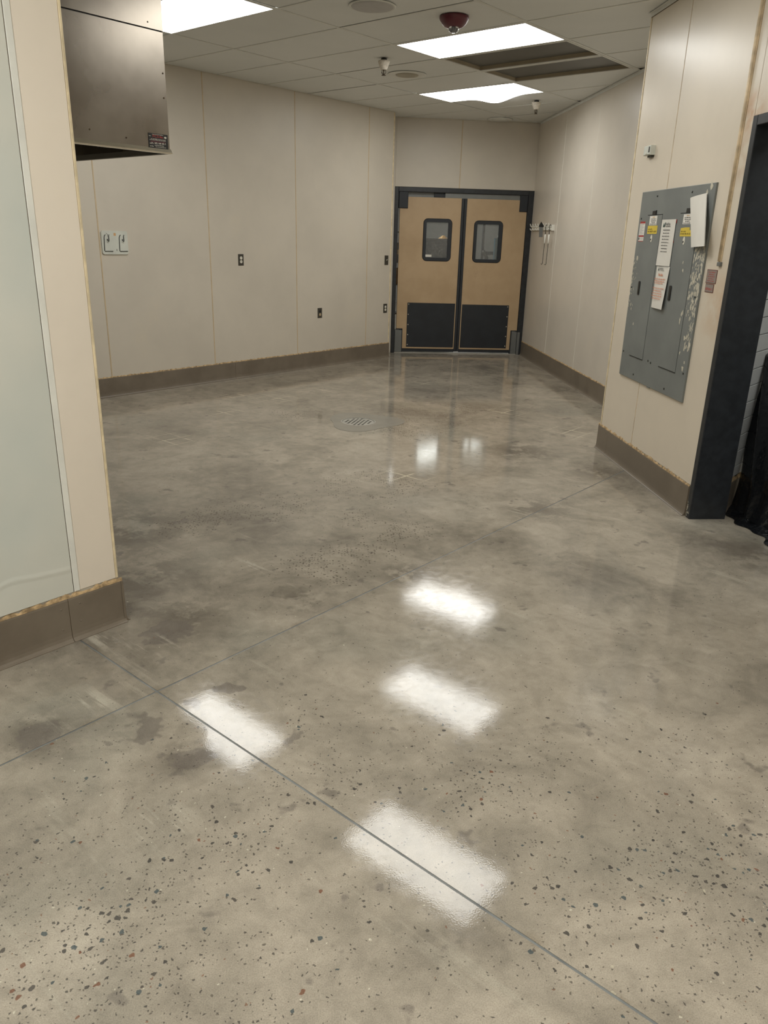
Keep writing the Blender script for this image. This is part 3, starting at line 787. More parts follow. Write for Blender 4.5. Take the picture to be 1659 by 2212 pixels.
# ---- alarm strobe, speaker, diffusers
t = thing('alarm_strobe', 'maroon dome fire alarm strobe with clear lens on the ceiling', 'alarm', (2.55, -1.55, CEIL))
sx, sy = 2.55, -1.55
MB().lathe(sx, sy, [(.33, CEIL), (.335, CEIL - .03), (.325, CEIL - .07), (.27, CEIL - .15), (.2, CEIL - .205), (.14, CEIL - .215)], 32).build('housing', 'strobe_red', t)
MB().lathe(sx, sy, [(.11, CEIL - .2), (.115, CEIL - .25), (.1, CEIL - .29), (.06, CEIL - .315), (.02, CEIL - .32)], 20).build('lens', 'clear', t)
MB().lathe(sx, sy, [(.03, CEIL - .21), (.03, CEIL - .28)], 10).build('flash_tube', 'ivory', t)
t = thing('ceiling_speaker', 'large round grey ceiling speaker grille at the top of the picture', 'speaker', (.67, -2.05, CEIL))
MB().lathe(.67, -2.05, [(.52, CEIL), (.52, CEIL - .012), (.49, CEIL - .022), (.47, CEIL - .014)], 40).build('rim', 'tee', t)
MB().lathe(.67, -2.05, [(.47, CEIL - .006), (.46, CEIL - .02), (.3, CEIL - .028), (.05, CEIL - .03)], 40).build('grille', 'speaker', t)
t = thing('ceiling_diffuser', 'round off-white ceiling speaker with tan grille beside a sprinkler', 'speaker', (2.17, 5.2, CEIL))
MB().lathe(2.17, 5.2, [(.6, CEIL), (.6, CEIL - .01), (.57, CEIL - .02), (.36, CEIL - .012)], 40).build('rim', 'tee', t)
MB().lathe(2.17, 5.2, [(.36, CEIL - .006), (.34, CEIL - .03), (.2, CEIL - .04), (.04, CEIL - .042)], 32).build('grille', 'diffuser', t)
t = thing('ceiling_diffuser', 'round white ceiling disc above the swing doors', 'speaker', (6.9, 13.5, CEIL))
MB().lathe(6.9, 13.5, [(.52, CEIL), (.52, CEIL - .02), (.48, CEIL - .045), (.3, CEIL - .03)], 40).build('rim', 'tee', t)
MB().lathe(6.9, 13.5, [(.3, CEIL - .02), (.28, CEIL - .05), (.05, CEIL - .06)], 32).build('grille', 'tee', t)

# ---- stainless exhaust hood
HA, HB, HZ, HT = 1.474, -6.09, 6.37, 8.36
frH = fr_b(HA)
t = thing('exhaust_hood', 'large stainless steel exhaust hood hanging at upper left', 'hood', frH(-9.5, -2.6, HZ))
MB(frH).box(-13, HB, -.05, 0, HZ + .06, HT - .01).build('front_panel', 'steel', t)
MB(frH).sweep([(-.05, HZ), (.035, HZ), (.05, HZ + .02), (.0, HZ + .085), (-.05, HZ + .085)], -13, HB + .02).build('drip_lip', 'steel_lit_lip', t)
MB(frH).box(HB - .05, HB, -5.2, -.05, HZ + .06, HT - .01).build('end_panel', 'steel', t)
MB(frH).box(-13, -12.95, -5.2, -.05, HZ + .06, HT - .01).build('end_panel', 'steel', t)
MB(frH).box(HB - .07, HB + .01, -5.2, -.05, HZ, HZ + .1).build('side_lip', 'steel_dark', t)
MB(frH).box(-12.95, HB - .05, -5.2, -5.15, HZ, HT - .01).build('rear_panel', 'steel_dark', t)
MB(frH).box(-12.95, HB - .05, -5.15, -.05, HT - .5, HT - .45).build('inner_top', 'steel_dark', t)
MB(frH).add([(-12.9, -3.4, HZ + .35), (HB - .08, -3.4, HZ + .35), (HB - .08, -4.6, HT - .5), (-12.9, -4.6, HT - .5),
             (-12.9, -3.46, HZ + .35), (HB - .08, -3.46, HZ + .35), (HB - .08, -4.66, HT - .5), (-12.9, -4.66, HT - .5)],
            [(0, 1, 2, 3), (7, 6, 5, 4), (0, 4, 5, 1), (2, 6, 7, 3), (0, 3, 7, 4), (1, 5, 6, 2)]).build('filter_bank', 'steel_dark', t)
MB(frH).box(-13, HB + .005, -5.2, .006, HT + .012, CEIL - .01).build('enclosure_panel', 'steel', t)
MB(frH).box(-12.99, HB - .004, -5.19, -.012, HT - .01, HT + .012).build('enclosure_gap', 'dark_slot', t)
for (u, z) in ((HB - .3, 8.46), (HB - .9, 6.56), (HB - 1.6, 6.62), (HB - .06, 7.3), (HB - .05, 7.7)):
    MB(frH).lathe(u, z, [(.014, 0), (.014, .008), (.006, .01)], 8, 'w').build('screw', 'groove', t)
LZ = lambda z: 6.44 + (z - 6.69) * .84
lb = MB(frH).bevbox(HB - .45, HB - .035, .001, .008, 6.44, 6.69, .002).build('maker_label', 'black', t)
rg = random.Random(5)
mb = MB(frH); text_mesh(mb, 'FCS', HB - .36, LZ(6.905), .044, .0088, 1, .13); strokes(mb, HB - .21, HB - .13, LZ(6.905), .04, .0088, rg)
mb.build('red_lettering', 'ink_red', lb)
mb = MB(frH)
for z, u0, u1, h in ((6.962, -.43, -.15, .014), (6.925, -.51, -.455, .016), (6.868, -.47, -.1, .016), (6.848, -.5, -.09, .014), (6.795, -.46, -.42, .02), (6.775, -.5, -.4, .02), (6.782, -.38, -.1, .038), (6.745, -.38, -.14, .02), (6.72, -.5, -.4, .02), (6.715, -.36, -.1, .018)):
    strokes(mb, HB + u0 * .86, HB + u1 * .86, LZ(z), h * .86, .0088, rg)
mb.build('white_lettering', 'ivory', lb)
mb = MB(frH)
for z in (6.826, 6.81): strokes(mb, HB - .41, HB - .09, LZ(z), .012, .0088, rg)
mb.build('dark_red_lettering', 'ink_wine', lb)
MB(frH).add([(HB - .09 + .026 * math.cos(k * math.pi / 8), .009, LZ(6.925) + .017 * math.sin(k * math.pi / 8)) for k in range(16)], [tuple(range(16))]).build('oval_mark', 'ivory', lb)

# ---- double swing door
d1 = struct('door_1', ((FX0 + FX1) / 2, YD, 0))
fw = .17
MB(frD).bevbox(FX0, FX0 + fw, -.42, .035, 0, FZ, .012).build('frame_jamb', 'black_frame', d1)
MB(frD).bevbox(8.53, FX1, -.42, .035, 0, FZ, .012).build('frame_jamb', 'black_frame', d1)
MB(frD).bevbox(FX0 + fw, 8.53, -.42, .035, FZ - .19, FZ, .012).build('frame_head', 'black_frame', d1)
MB(frD).box(4.87, 8.26, -.2, -.05, 6.66, 6.86).build('transom_bar', 'metal_grey', d1)
MB(frD).box(3.2, 4.4, -.26, -.2, 6.66, 6.86).build('operator_bar', 'metal_grey', d1)
MB(frD).box(4.4, 4.87, -.22, -.1, 6.64, 6.87).build('operator_box', 'black_rubber', d1)
MB(frD).box(FX0, FX1, -.45, -.0, 0, .03).build('threshold', 'cast', d1)
def leaf(side):
    sg = 1 if side == 'L' else -1
    hx = 2.905 if side == 'L' else 8.51          # hinge edge
    mx = 5.60 if side == 'L' else 5.84           # meeting edge
    nx = 3.185 if side == 'L' else 8.225         # notch
    gx0, gx1 = (4.1, 5.07) if side == 'L' else (6.35, 7.33)
    gz0, gz1 = (4.2, 5.675) if side == 'L' else (4.18, 5.645)
    ox0, ox1 = (3.955, 5.24) if side == 'L' else (6.205, 7.51)
    oz0, oz1 = (4.04, 5.826) if side == 'L' else (4.03, 5.80)
    X = lambda a, b: (min(a, b), max(a, b))
    m = MB(frD); w0, w1 = -.15, -.03
    for (a, b, z0, z1) in ((nx, mx, .2, 1.09), (hx, mx, 1.09, gz0 - .03), (nx if 1 else hx, mx, gz1 + .03, 6.67), (hx, nx, gz0 - .03, 6.67),
                           (nx, gx0 - .03 if side == 'L' else gx1 + .03, gz0 - .03, gz1 + .03), (gx1 + .03 if side == 'L' else gx0 - .03, mx, gz0 - .03, gz1 + .03)):
        u0, u1 = X(a, b); m.box(u0, u1, w0, w1, z0, z1)
    lf = m.build('door_leaf', 'door', d1)
    fr = MB(frD)
    n = 6
    oo, ii = rrect(ox0, ox1, oz0, oz1, .2, n), rrect(gx0, gx1, gz0, gz1, .03, n)
    om = rrect(ox0 + .03, ox1 - .03, oz0 + .03, oz1 - .03, .17, n)
    k = len(oo)
    vs = [(p[0], -.031, p[1]) for p in oo] + [(p[0], .0, p[1]) for p in om] + [(p[0], .0, p[1]) for p in ii] + [(p[0], -.1, p[1]) for p in ii]
    fs = [(r * k + i, r * k + (i + 1) % k, (r + 1) * k + (i + 1) % k, (r + 1) * k + i) for r in range(3) for i in range(k)]
    fr.add(vs, fs).build('window_frame', 'black_rubber', lf)
    MB(frD).box(gx0 - .02, gx1 + .02, -.095, -.08, gz0 - .02, gz1 + .02).build('window_pane', 'glass', lf)
    if side == 'L': MB(frD).box(gx0 + .005, gx0 + .28, -.08, -.076, gz0 + .02, gz0 + .12).build('pane_sticker', 'paper', lf)
    kx0, kx1 = (3.38, 5.56) if side == 'L' else (5.885, 8.055)
    kz1 = 2.24 if side == 'L' else 2.21
    MB(frD).bevbox(kx0, kx1, -.03, -.018, .27, kz1, .004).build('kick_plate', 'kick', lf)
    rx = kx0 + .055 if side == 'L' else kx1 - .055
    for i in range(5):
        MB(frD).lathe(rx, .37 + i * (kz1 - .07 - .37) / 4, [(.03, -.018), (.028, -.01), (.014, -.005)], 12, 'w').build('rivet', 'rivet', lf)
    cx0, cx1 = (2.845, 3.25) if side == 'L' else (8.17, 8.525)
    m = MB(frD).bevbox(cx0, cx1, -.16, .02, 6.2, 6.88, .02)
    m.build('hinge_cover', 'black_rubber', lf)
    gx = (2.84, 3.16) if side == 'L' else (8.27, 8.525)
    MB(frD).bevbox(gx[0], gx[1], -.14, .0, .03, 1.02, .01).build('hinge_guard', 'metal_grey', lf)
    if side == 'R': MB(frD).bevbox(8.53, 8.65, .036, .05, .0, 1.02, .005).build('jamb_guard', 'metal_grey', lf)
    e = (3.155, 3.195) if side == 'L' else (8.215, 8.265)
    MB(frD).box(e[0], e[1], -.15, -.02, .04, 1.08).build('guard_gasket', 'black_rubber', lf)
    MB(frD).box(*X(hx, nx), -.15, -.02, 1.045, 1.09).build('guard_gasket', 'black_rubber', lf)
    s0, s1 = (5.6, 5.715) if side == 'L' else (5.725, 5.84)
    MB(frD).bevbox(s0, s1, -.14, .005, .1, 6.66, .012).build('edge_gasket', 'black_rubber', lf)
    MB(frD).box(*X(nx, mx), -.12, -.06, .06, .2).build('bottom_sweep', 'black_rubber', lf)
leaf('L'); leaf('R')

# ---- black doorway frame in the near-right wall
d2 = struct('door_2', (XP, (PY0 + OY0) / 2, 0))
MB(frP).bevbox(PY0 - .15, PY0, -.001, .03, 0, 7.06, .01).build('frame_face', 'black_frame', d2)
MB(frP).box(PY0 - .15, PY0 - .001, -.70, -.002, 0, 7.05).build('frame_jamb', 'black_frame', d2)
MB(frP).bevbox(OY0 - .0, OY0 + .15, -.001, .03, 0, 7.06, .01).build('frame_face', 'black_frame', d2)
MB(frP).box(OY0 + .001, OY0 + .15, -.70, -.002, 0, 7.05).build('frame_jamb', 'black_frame', d2)
MB(frP).bevbox(OY0 + .15, PY0 - .15, -.001, .03, 6.9, 7.06, .01).build('frame_head', 'black_frame', d2)
MB(frP).box(OY0 + .15, PY0 - .15, -.70, -.002, 6.9, 7.05).build('frame_soffit', 'black_frame', d2)
rg = random.Random(8)
mb = MB(frP)
for i in range(16):
    u = PY0 - .02 - .09 * rg.random() ** 2; z = .02 + .3 * rg.random() ** 2; h = .02 + .07 * rg.random(); ww = .006 + .014 * rg.random()
    mb.add([(u, .0312, z), (u - ww, .0312, z + .3 * h), (u - ww * .6, .0312, z + h), (u + ww * .5, .0312, z + .7 * h)], [(0, 1, 2, 3)])
mb.build('paint_chips', 'chip', d2, kind='stuff')

# ---- black plastic sheeting beyond the doorway
def poly_fn(i, j):
    # i along the sheet towards -y; j: flat top, then hanging side, then the hem lying on the floor
    u = 4.2 * i; top = 3.1
    if j < .12:
        k = 1 - j / .12
        return (7.9 + .12 * top + 1.0 * k, -7.25 + .125 * top - u, top - .05 * math.sin(u * 4) * k - .1 * k)
    z = max(0., top * (1 - (j - .12) / .68))
    bx = 7.9 + .12 * z + .07 * math.sin(u * 5 + z * 1.3) * (.3 + .7 * min(1, u * 3)) + .04 * math.sin(u * 13 + z * 3)
    by = -7.25 + .125 * z - u
    if j > .8:
        k = (j - .8) / .2
        bx -= .32 * k + .05 * math.sin(u * 4) * k; z = .012 + .11 * (1 - k) ** 2 * abs(math.sin(u * 6 + .6)) + .05 * k * (1 - k) * abs(math.sin(u * 15)); by -= .12 * k
    elif z < .5:
        bx -= .1 * (1 - z / .5) * abs(math.sin(u * 7)); z += .02
    return (bx, by, z)
mb = MB(); mb.grid(poly_fn, 90, 70)
mb.build('plastic_sheet', 'poly', None, label='crumpled black plastic sheeting draped to the floor beyond the black doorway', category='plastic sheet')

# ---- floor drain
t = thing('floor_drain', 'round slotted metal floor drain set in a grey patch', 'drain', (DR[0], DR[1], 0))
circ = lambda r, n=48: [(DR[0] + r * math.cos(2 * math.pi * k / n), DR[1] + r * math.sin(2 * math.pi * k / n)) for k in range(n)]
pat = []
for k in range(48):
    th_ = 2 * math.pi * k / 48; c_, s_ = math.cos(th_), math.sin(th_)
    r = .84 + .1 * math.sin(3 * th_ + 1) + .42 * max(0, math.cos(th_)) ** 3 + .32 * max(0, -s_) ** 3 + .35 * max(0, s_) ** 4
    pat.append((DR[0] + .0 + r * c_, DR[1] + r * s_))
MB().holed([pat, circ(.5)], .0005, .006).build('collar_patch', 'epoxy', t)
MB().holed([circ(.5), circ(.465)], -.1, .004).build('ring', 'cast', t)
slots = []
for r in range(-3, 4):
    for k in range(-6, 7):
        cx = (k + (.5 if r % 2 else 0)) * .115; cy = r * .168
        if cx * cx + cy * cy > .385 ** 2: continue
        dx, dy, hw = .034, .06, .027
        slots.append([(DR[0] + cx - dx - hw, DR[1] + cy - dy), (DR[0] + cx - dx + hw, DR[1] + cy - dy), (DR[0] + cx + dx + hw, DR[1] + cy + dy), (DR[0] + cx + dx - hw, DR[1] + cy + dy)])
MB().holed([circ(.455)] + slots, -.011, -.004).build('grate', 'cast', t)
MB().prism(circ(.5), -.25, -.2, 'z').build('sump', 'plenum', t)

# ---- electrical panel
EP = thing('electrical_panel', 'grey recessed electrical breaker panel with chipped paint and stickers', 'electrical panel', frP(-5.2, 0, 2.08))
MB(frP).bevbox(-6.905, -3.495, .012, .05, 2.08, 6.10, .008).build('cover_plate', 'panel_grey', EP)
MB(frP).box(-5.28, -5.15, .014, .045, 2.06, 2.09).build('hinge_tab', 'panel_grey', EP)
doors = []
for (y0, y1) in ((-4.745, -3.985), (-6.43, -5.61)):
    MB(frP).box(y0 - .008, y1 + .008, .045, .0507, 2.588, 5.618).build('door_gap', 'dark_slot', EP)
    d = MB(frP).bevbox(y0, y1, .05, .058, 2.596, 5.606, .004).build('panel_door', 'panel_grey', EP); doors.append(d)
    MB(frP).box(y0 + .005, y1 - .005, .05, .0592, 5.603, 5.615).build('top_slot', 'dark_slot', d)
    MB(frP).box(y0 + .005, y1 - .005, .05, .0592, 2.583, 2.597).build('bottom_slot', 'dark_slot', d)
for d, (ya, yb) in zip(doors, ((-4.425, -4.24), (-6.055, -5.88))):
    MB(frP).bevbox(ya, yb, .05, .072, 5.61, 5.70, .008).build('latch', 'black', d)
for d, (ya, yb) in zip(doors, ((-4.108, -3.985), (-5.745, -5.612))):
    MB(frP).prism(rrect(ya + .03, yb - .01, 3.94, 4.235, .03, 4), .05, .075).build('pull_handle', 'black', d)
    MB(frP).box(ya + .05, yb - .03, .075, .078, 3.99, 4.07).build('handle_mark', 'hook_dark', d)
for (y, z) in ((-4.342, 5.985), (-5.978, 5.985), (-3.62, 5.55), (-3.59, 2.63), (-4.354, 2.205), (-6.039, 2.195), (-6.79, 2.64), (-6.775, 4.09), (-3.577, 4.08), (-5.05, 2.62), (-5.2, 2.6)):
    MB(frP).lathe(y, z, [(.022, .05), (.022, .058), (.01, .061)], 10, 'w').build('screw', 'hook_dark', EP)
mb = MB(frP); text_mesh(mb, 'A', -4.03, 2.645, .12, .0512, -1, .1); mb.build('letter_mark', 'ink_wine', EP)
rg = random.Random(12)
def sticker(par, ya, yb, z0, z1, mat, w=.0585):
    return MB(frP).box(ya, yb, w, w + .002, z0, z1).build('sticker', mat, par)
W2 = .0612
st = sticker(EP, -3.885, -3.6, 5.07, 5.485, 'paper', .0505)
MB(frP).box(-3.885, -3.6, .0526, .0529, 5.445, 5.485).build('red_band', 'ink_red', st)
MB(frP).box(-3.885, -3.6, .0526, .0529, 5.165, 5.2).build('red_band', 'ink_red', st)
MB(frP).box(-3.885, -3.6, .0526, .0529, 5.07, 5.083).build('red_band', 'ink_red', st)
MB(frP).box(-3.66, -3.61, .0526, .0529, 5.1, 5.155).build('black_mark', 'black', st)
mb = MB(frP)
for k in range(11): strokes(mb, -3.63, -3.86 + .05 * (k % 3), 5.425 - k * .0205, .011, .0529, rg, -1)
for k in range(3): strokes(mb, -3.69, -3.86, 5.14 - k * .018, .01, .0529, rg, -1)
mb.build('lettering', 'ink_grey', st)
def warn(par, ya, yb, z0, z1):
    s_ = sticker(par, ya, yb, z0, z1, 'paper'); L = yb - ya
    mb = MB(frP); strokes(mb, yb - L * .38, ya + L * .3, z1 - .035, .022, W2, rg, -1, th=.006); mb.build('orange_lettering', 'ink_amber', s_)
    mb = MB(frP)
    for k, (p, q) in enumerate(((.16, .1), (.18, .1), (.28, .18), (.1, .08))): strokes(mb, yb - L * p, ya + L * q, z1 - .072 - k * .034, .024, W2, rg, -1, th=.007)
    mb.build('lettering', 'ink', s_)
warn(doors[0], -4.505, -4.12, 5.405, 5.59); warn(doors[1], -6.145, -5.775, 5.405, 5.588)
def yell(par, ya, yb, z0, z1, torn):
    if torn: s_ = MB(frP).prism([(ya, z0), (yb, z0), (yb, z1 - .012), (yb - .2, z1), (ya + .1, z1), (ya + .1, z1 - .05), (ya, z1 - .05)], .0585, .0605).build('sticker', 'yellow', par)
    else: s_ = sticker(par, ya, yb, z0, z1, 'yellow')
    mb = MB(frP); L = yb - ya
    strokes(mb, yb - L * .07, yb - L * .5, z1 - .085, .034, W2, rg, -1, th=.008)
    strokes(mb, yb - L * .06, ya + L * .06, z1 - .132, .036, W2, rg, -1, th=.011)
    mb.build('lettering', 'ink_olive', s_)
yell(doors[0], -4.58, -4.07, 5.228, 5.393, False); yell(doors[1], -6.22, -5.725, 5.18, 5.345, True)
for d, (y, z) in zip(doors, ((-4.335, 5.135), (-5.94, 5.10))):
    pts = [(y + .045 * math.cos(k * math.pi / 10), z + .075 * math.sin(k * math.pi / 10)) for k in range(20)]
    ov = MB(frP).prism(pts, .058, .062).build('bare_metal_oval', 'ivory', d)
    MB(frP).lathe(y + .012, z - .02, [(.018, .062), (.018, .068), (.008, .07)], 10, 'w').build('lock', 'hook_dark', ov)
    MB(frP).box(y + .03, y + .05, .062, .0635, z - .07, z - .02).build('scratch', 'ink_grey', ov)
mb = MB(frP)
def fleck(y, z, r, el):
    a = rg.random() * math.pi; n = 5; pts = []
    for k in range(n):
        t_ = 2 * math.pi * k / n + rg.random() * .6; rr = r * (.5 + .7 * rg.random())
        p, q = rr * math.cos(t_), rr * el * math.sin(t_); c_, s_ = math.cos(a * .25 - .3), math.sin(a * .25 - .3)
        pts.append((y + p * c_ - q * s_, z + p * s_ + q * c_))
    wv = (.0513 if (y < -6.45 or y > -3.97) else .0592) + .0012 * rg.random()
    mb.add([(p[0], wv, p[1]) for p in pts], [tuple(range(n))])
for k in range(270):
    z = 3.1 + 1.9 * rg.random() ** .8; e = -6.88
    wdt = .42 * (1 if z > 3.7 else .55)
    fleck(e + wdt * rg.random() ** 1.4, z, .008 + .034 * rg.random() ** 2.5, 2.)
for k in range(46): fleck(-3.52 - .26 * rg.random() ** 1.5, 3.6 + 1.15 * rg.random(), .01 + .022 * rg.random() ** 2, 1.6)
for (y, z, r) in ((-3.7, 4.72, .05), (-3.95, 3.3, .03), (-6.5, 3.0, .03), (-6.75, 2.85, .03), (-6.72, 2.72, .045), (-6.6, 3.3, .05), (-6.3, 3.6, .04), (-6.74, 6.03, .06), (-6.6, 5.92, .05), (-6.1, 4.55, .03), (-6.05, 4.7, .025), (-6.35, 3.75, .04)): fleck(y, z, r, 1.7)
mb.build('paint_chips', 'chip', EP, kind='stuff')

# ---- papers on the panel
def page(name, label, yl, yr, zt, zb, wt, wb, shear=0., mat='paper_old', curl=0.):
    t = thing(name, label, 'paper', frP((yl + yr) / 2, .06, zb))
    def fn(i, j):
        y = yl + (yr - yl) * i + shear * j
        wv = wt + (wb - wt) * j ** 1.5 + curl * i * j
        return (y, wv + .006 * math.sin(i * 5) * j, zt + (zb - zt) * j)
    MB(frP).grid(fn, 8, 16).build('page', mat, t)
    return t, fn
t, fn = page('notice_sheet', 'long white printed notice, upper sheet taped between the panel doors', -4.79, -5.465, 5.505, 4.6, .064, .068)
rg = random.Random(4)
mb = MB(frP); mb.add([(-4.885, .072, 5.362), (-4.955, .072, 5.362), (-4.925, .072, 5.45)], [(0, 1, 2)]).add([(-4.955, .0725, 5.365), (-4.975, .0725, 5.365), (-5.02, .0725, 5.45), (-4.985, .0725, 5.45)], [(0, 1, 2, 3)])
mb.build('logo_mark', 'ink_green', t)
mb = MB(frP); strokes(mb, -5.03, -5.27, 5.395, .05, .072, rg, -1); mb.build('logo_lettering', 'ink_grey', t)
mb = MB(frP); strokes(mb, -5.02, -5.26, 5.365, .018, .072, rg, -1, th=.007)
for k, (p, q) in enumerate(((-4.93, -5.24), (-4.94, -5.23), (-4.91, -5.25), (-4.93, -5.245), (-4.915, -5.265), (-4.925, -5.24), (-4.945, -5.235), (-4.93, -5.255))):
    strokes(mb, p, q, 5.293 - .0603 * k, .022, .0725, rg, -1, th=.006 if k else .008)
mb.build('lettering', 'ink', t)
MB(frP).box(-5.49, -5.46, .058, .06, 5.43, 5.5).build('red_tag', 'ink_red', t)
MB(frP).box(-5.48, -5.465, .058, .06, 5.06, 5.1).build('red_tag', 'ink_red', t)
t, fn = page('notice_sheet', 'long white printed notice with orange text, lower sheet curling off the panel', -4.85, -5.49, 4.59, 3.74, .061, .066, curl=.055)
mb = MB(frP); mb.add([(-4.955, .075, 4.5), (-5.0, .075, 4.5), (-4.985, .075, 4.57)], [(0, 1, 2)]); mb.build('logo_mark', 'ink_green', t)
mb = MB(frP); strokes(mb, -5.03, -5.22, 4.53, .035, .078, rg, -1); strokes(mb, -5.03, -5.27, 4.505, .016, .078, rg, -1)
strokes(mb, -4.87, -5.45, 4.577, .012, .076, rg, -1); mb.build('logo_lettering', 'ink_grey', t)
mb = MB(frP)
def rl(p, q, z, h, th=None):
    j = (4.59 - z) / .85
    wv = .068 + .005 * j ** 1.5 + .055 * j * .98
    strokes(mb, p, q, z, h, wv, rg, -1, th=th)
rl(-5.02, -5.25, 4.40, .048, .013)
for p, q, z in ((-4.86, -5.4, 4.325), (-4.87, -5.39, 4.28), (-4.9, -5.31, 4.24), (-4.87, -5.42, 4.138), (-4.9, -5.33, 4.088), (-4.89, -5.36, 4.035), (-4.88, -5.4, 3.982), (-4.93, -5.35, 3.93)): rl(p, q, z, .028, .0075)
mb.build('lettering', 'ink_orange', t)
t = thing('folded_paper', 'blank folded white paper hanging askew from the panel corner', 'paper', frP(-6.5, .06, 5.0))
def fold(off):
    def fn(i, j):
        yl = -5.985 - .42 * j; yr = -6.64 - .50 * j
        y = yl + (yr - yl) * i
        zt = 5.885 + .05 * i; zb = 4.99 + .03 * i
        return (y, .066 + off + (.03 + .10 * i) * j + .02 * math.sin(i * 3.1), zt + (zb - zt) * j - off * .8)
    return fn
MB(frP).grid(fold(0.), 8, 10).build('rear_leaf', 'paper', t)
MB(frP).grid(fold(.012), 8, 10).build('front_leaf', 'paper', t)

# ---- wall signs beside the panel
def wsign(label, ya, yb, z0, z1, n, mat, bold=False):
    t = thing('wall_sign', label, 'sign', frP((ya + yb) / 2, .012, z0))
    MB(frP).box(ya, yb, .0125, .018, z0, z1).build('border', 'sign_border', t)
    MB(frP).box(ya + .014, yb - .014, .018, .0195, z0 + .012, z1 - .012).build('face', 'sign_grey', t)
    mb = MB(frP); rg = random.Random(label)
    for k in range(n):
        e = .06 if not bold else .03; e += .03 * (k % 2)
        h = (z1 - z0 - .05) / n * .62 if not bold else .055
        strokes(mb, yb - e, ya + e, z1 - .03 - (k + 1) * (z1 - z0 - .05) / n + (.012 if not bold else .02), h, .0198, rg, -1, th=h * .26)
    mb.build('lettering', 'ink_red', t)
wsign('grey wall sign with five lines of red lettering, larger of two', -7.415, -7.03, 4.37, 4.61, 5, 'sign_grey')
wsign('small grey wall sign with one bold red word, under the larger sign', -7.368, -7.048, 4.207, 4.36, 1, 'sign_grey', True)

# ---- raceway and sensor
t = thing('wall_raceway', 'tan vertical wall raceway beside the black doorway', 'raceway', frP(-7.46, .012, 4.7))
MB(frP).sweep([(.012, 4.74), (.03, 4.74), (.03, CEIL - .1), (.012, CEIL - .1)], -7.50, -7.41).build('backing_strip', 'seam_brown', t)
MB(frP).tube([(-7.45, .03, 4.76), (-7.45, .03, CEIL - .1)], .036, 10).build('tube', 'seam_brown', t)
MB(frP).bevbox(-7.53, -7.42, .012, .06, 4.68, 4.75, .008).build('end_clip', 'metal_grey', t)
t = thing('wall_sensor', 'small grey box sensor on the cream wall above the electrical panel', 'sensor', frP(-3.62, .012, 6.82))
MB(frP).bevbox(-3.80, -3.44, .012, .13, 6.83, 7.02, .015).build('body', 'plate_white', t)
MB(frP).box(-3.775, -3.72, .128, .134, 6.88, 6.99).build('window', 'black', t)
MB(frP).lathe(-3.6, 6.865, [(.025, .125), (.022, .14), (.01, .145)], 10, 'w').build('button', 'ivory', t)
MB(frP).box(-3.76, -3.56, .012, .075, 6.79, 6.835).build('lower_tab', 'hook_dark', t)

# ---- outlets and switch on left wall
def device(u, z, label, kind, group=None):
    t = thing('wall_outlet' if kind != 'switch' else 'light_switch', label, 'outlet' if kind != 'switch' else 'switch', frL(u, .012, z - .19))
    MB(frL).bevbox(u - .117, u + .117, .0125, .032, z - .19, z + .19, .01).build('cover_plate', 'bronze', t)
    if kind == 'switch':
        MB(frL).box(u - .02, u + .02, .03, .034, z - .05, z + .05).build('slot', 'dark_slot', t)
        MB(frL).add([(u - .014, .032, z - .03), (u + .014, .032, z - .03), (u + .014, .032, z + .02), (u - .014, .032, z + .02), (u - .012, .075, z + .03), (u + .012, .075, z + .03), (u + .012, .075, z + .045), (u - .012, .075, z + .045)],
                    [(0, 1, 2, 3), (7, 6, 5, 4), (0, 4, 5, 1), (2, 6, 7, 3), (0, 3, 7, 4), (1, 5, 6, 2)]).build('toggle', 'ivory', t)
    else:
        for k, dz in enumerate((.062, -.062)):
            mt = 'ivory' if kind != 'mixed' else ('dark_slot' if k == 0 else 'tan_device')
            f = MB(frL).lathe(u, z + dz, [(.054, .03), (.054, .036), (.046, .038)], 18, 'w').build('receptacle', mt, t)
            if kind == 'lit':
                for s_ in (-.018, .018): MB(frL).box(u + s_ - .004, u + s_ + .004, .0375, .0385, z + dz - .005, z + dz + .025).build('socket_slot', 'dark_slot', f)
    MB(frL).lathe(u, z, [(.01, .03), (.01, .034), (.004, .035)], 8, 'w').build('screw', 'rivet', t)
device(2.665, 4.12, 'dark outlet plate with two white sockets at mid-height of left wall', 'lit')
device(6.535, 2.11, 'dark outlet plate with one dark and one tan socket low on left wall', 'mixed')
device(10.5, 4.08, 'dark plate with white toggle switch beside the swing doors', 'switch')
device(10.5, 2.10, 'dark outlet plate with two blank white sockets low beside the doors', 'blank')

# ---- pale plate with two wire hooks
t = thing('hook_plate', 'pale rounded plate with two dark wire hooks on the left wall', 'hook plate', frL(-2.17, .012, 4.29))
MB(frL).prism(rrect(-2.605, -1.735, 4.295, 4.965, .07, 5), .0125, .05).build('plate', 'plate_white', t)
for k, o in enumerate((0., .5)):
    e = .008 * k
    MB(frL).tube([(-2.47 + o, .056, 4.852), (-2.5 + o, .056, 4.83), (-2.52 + o, .056, 4.77), (-2.535 + o, .056, 4.40), (-2.525 + o, .056, 4.382), (-2.26 + o, .056, 4.385)], .011, 6).build('bracket_wire', 'hook_dark', t)
    MB(frL).tube([(-2.35 + o, .054, 4.855), (-2.37 + o, .06, 4.82), (-2.375 + o, .075, 4.70), (-2.385 + o, .085, 4.672), (-2.41 + o, .09, 4.668), (-2.425 + o, .09, 4.69)], .011, 6).build('hook', 'hook_dark', t)
    MB(frL).lathe(-2.415 + o, 4.712, [(.02, .05), (.02, .06), (.008, .063)], 10, 'w').build('peg', 'black', t)
MB(frL).box(-2.195, -2.125, .05, .052, 4.826, 4.905).build('orange_square', 'orange_sq', t)
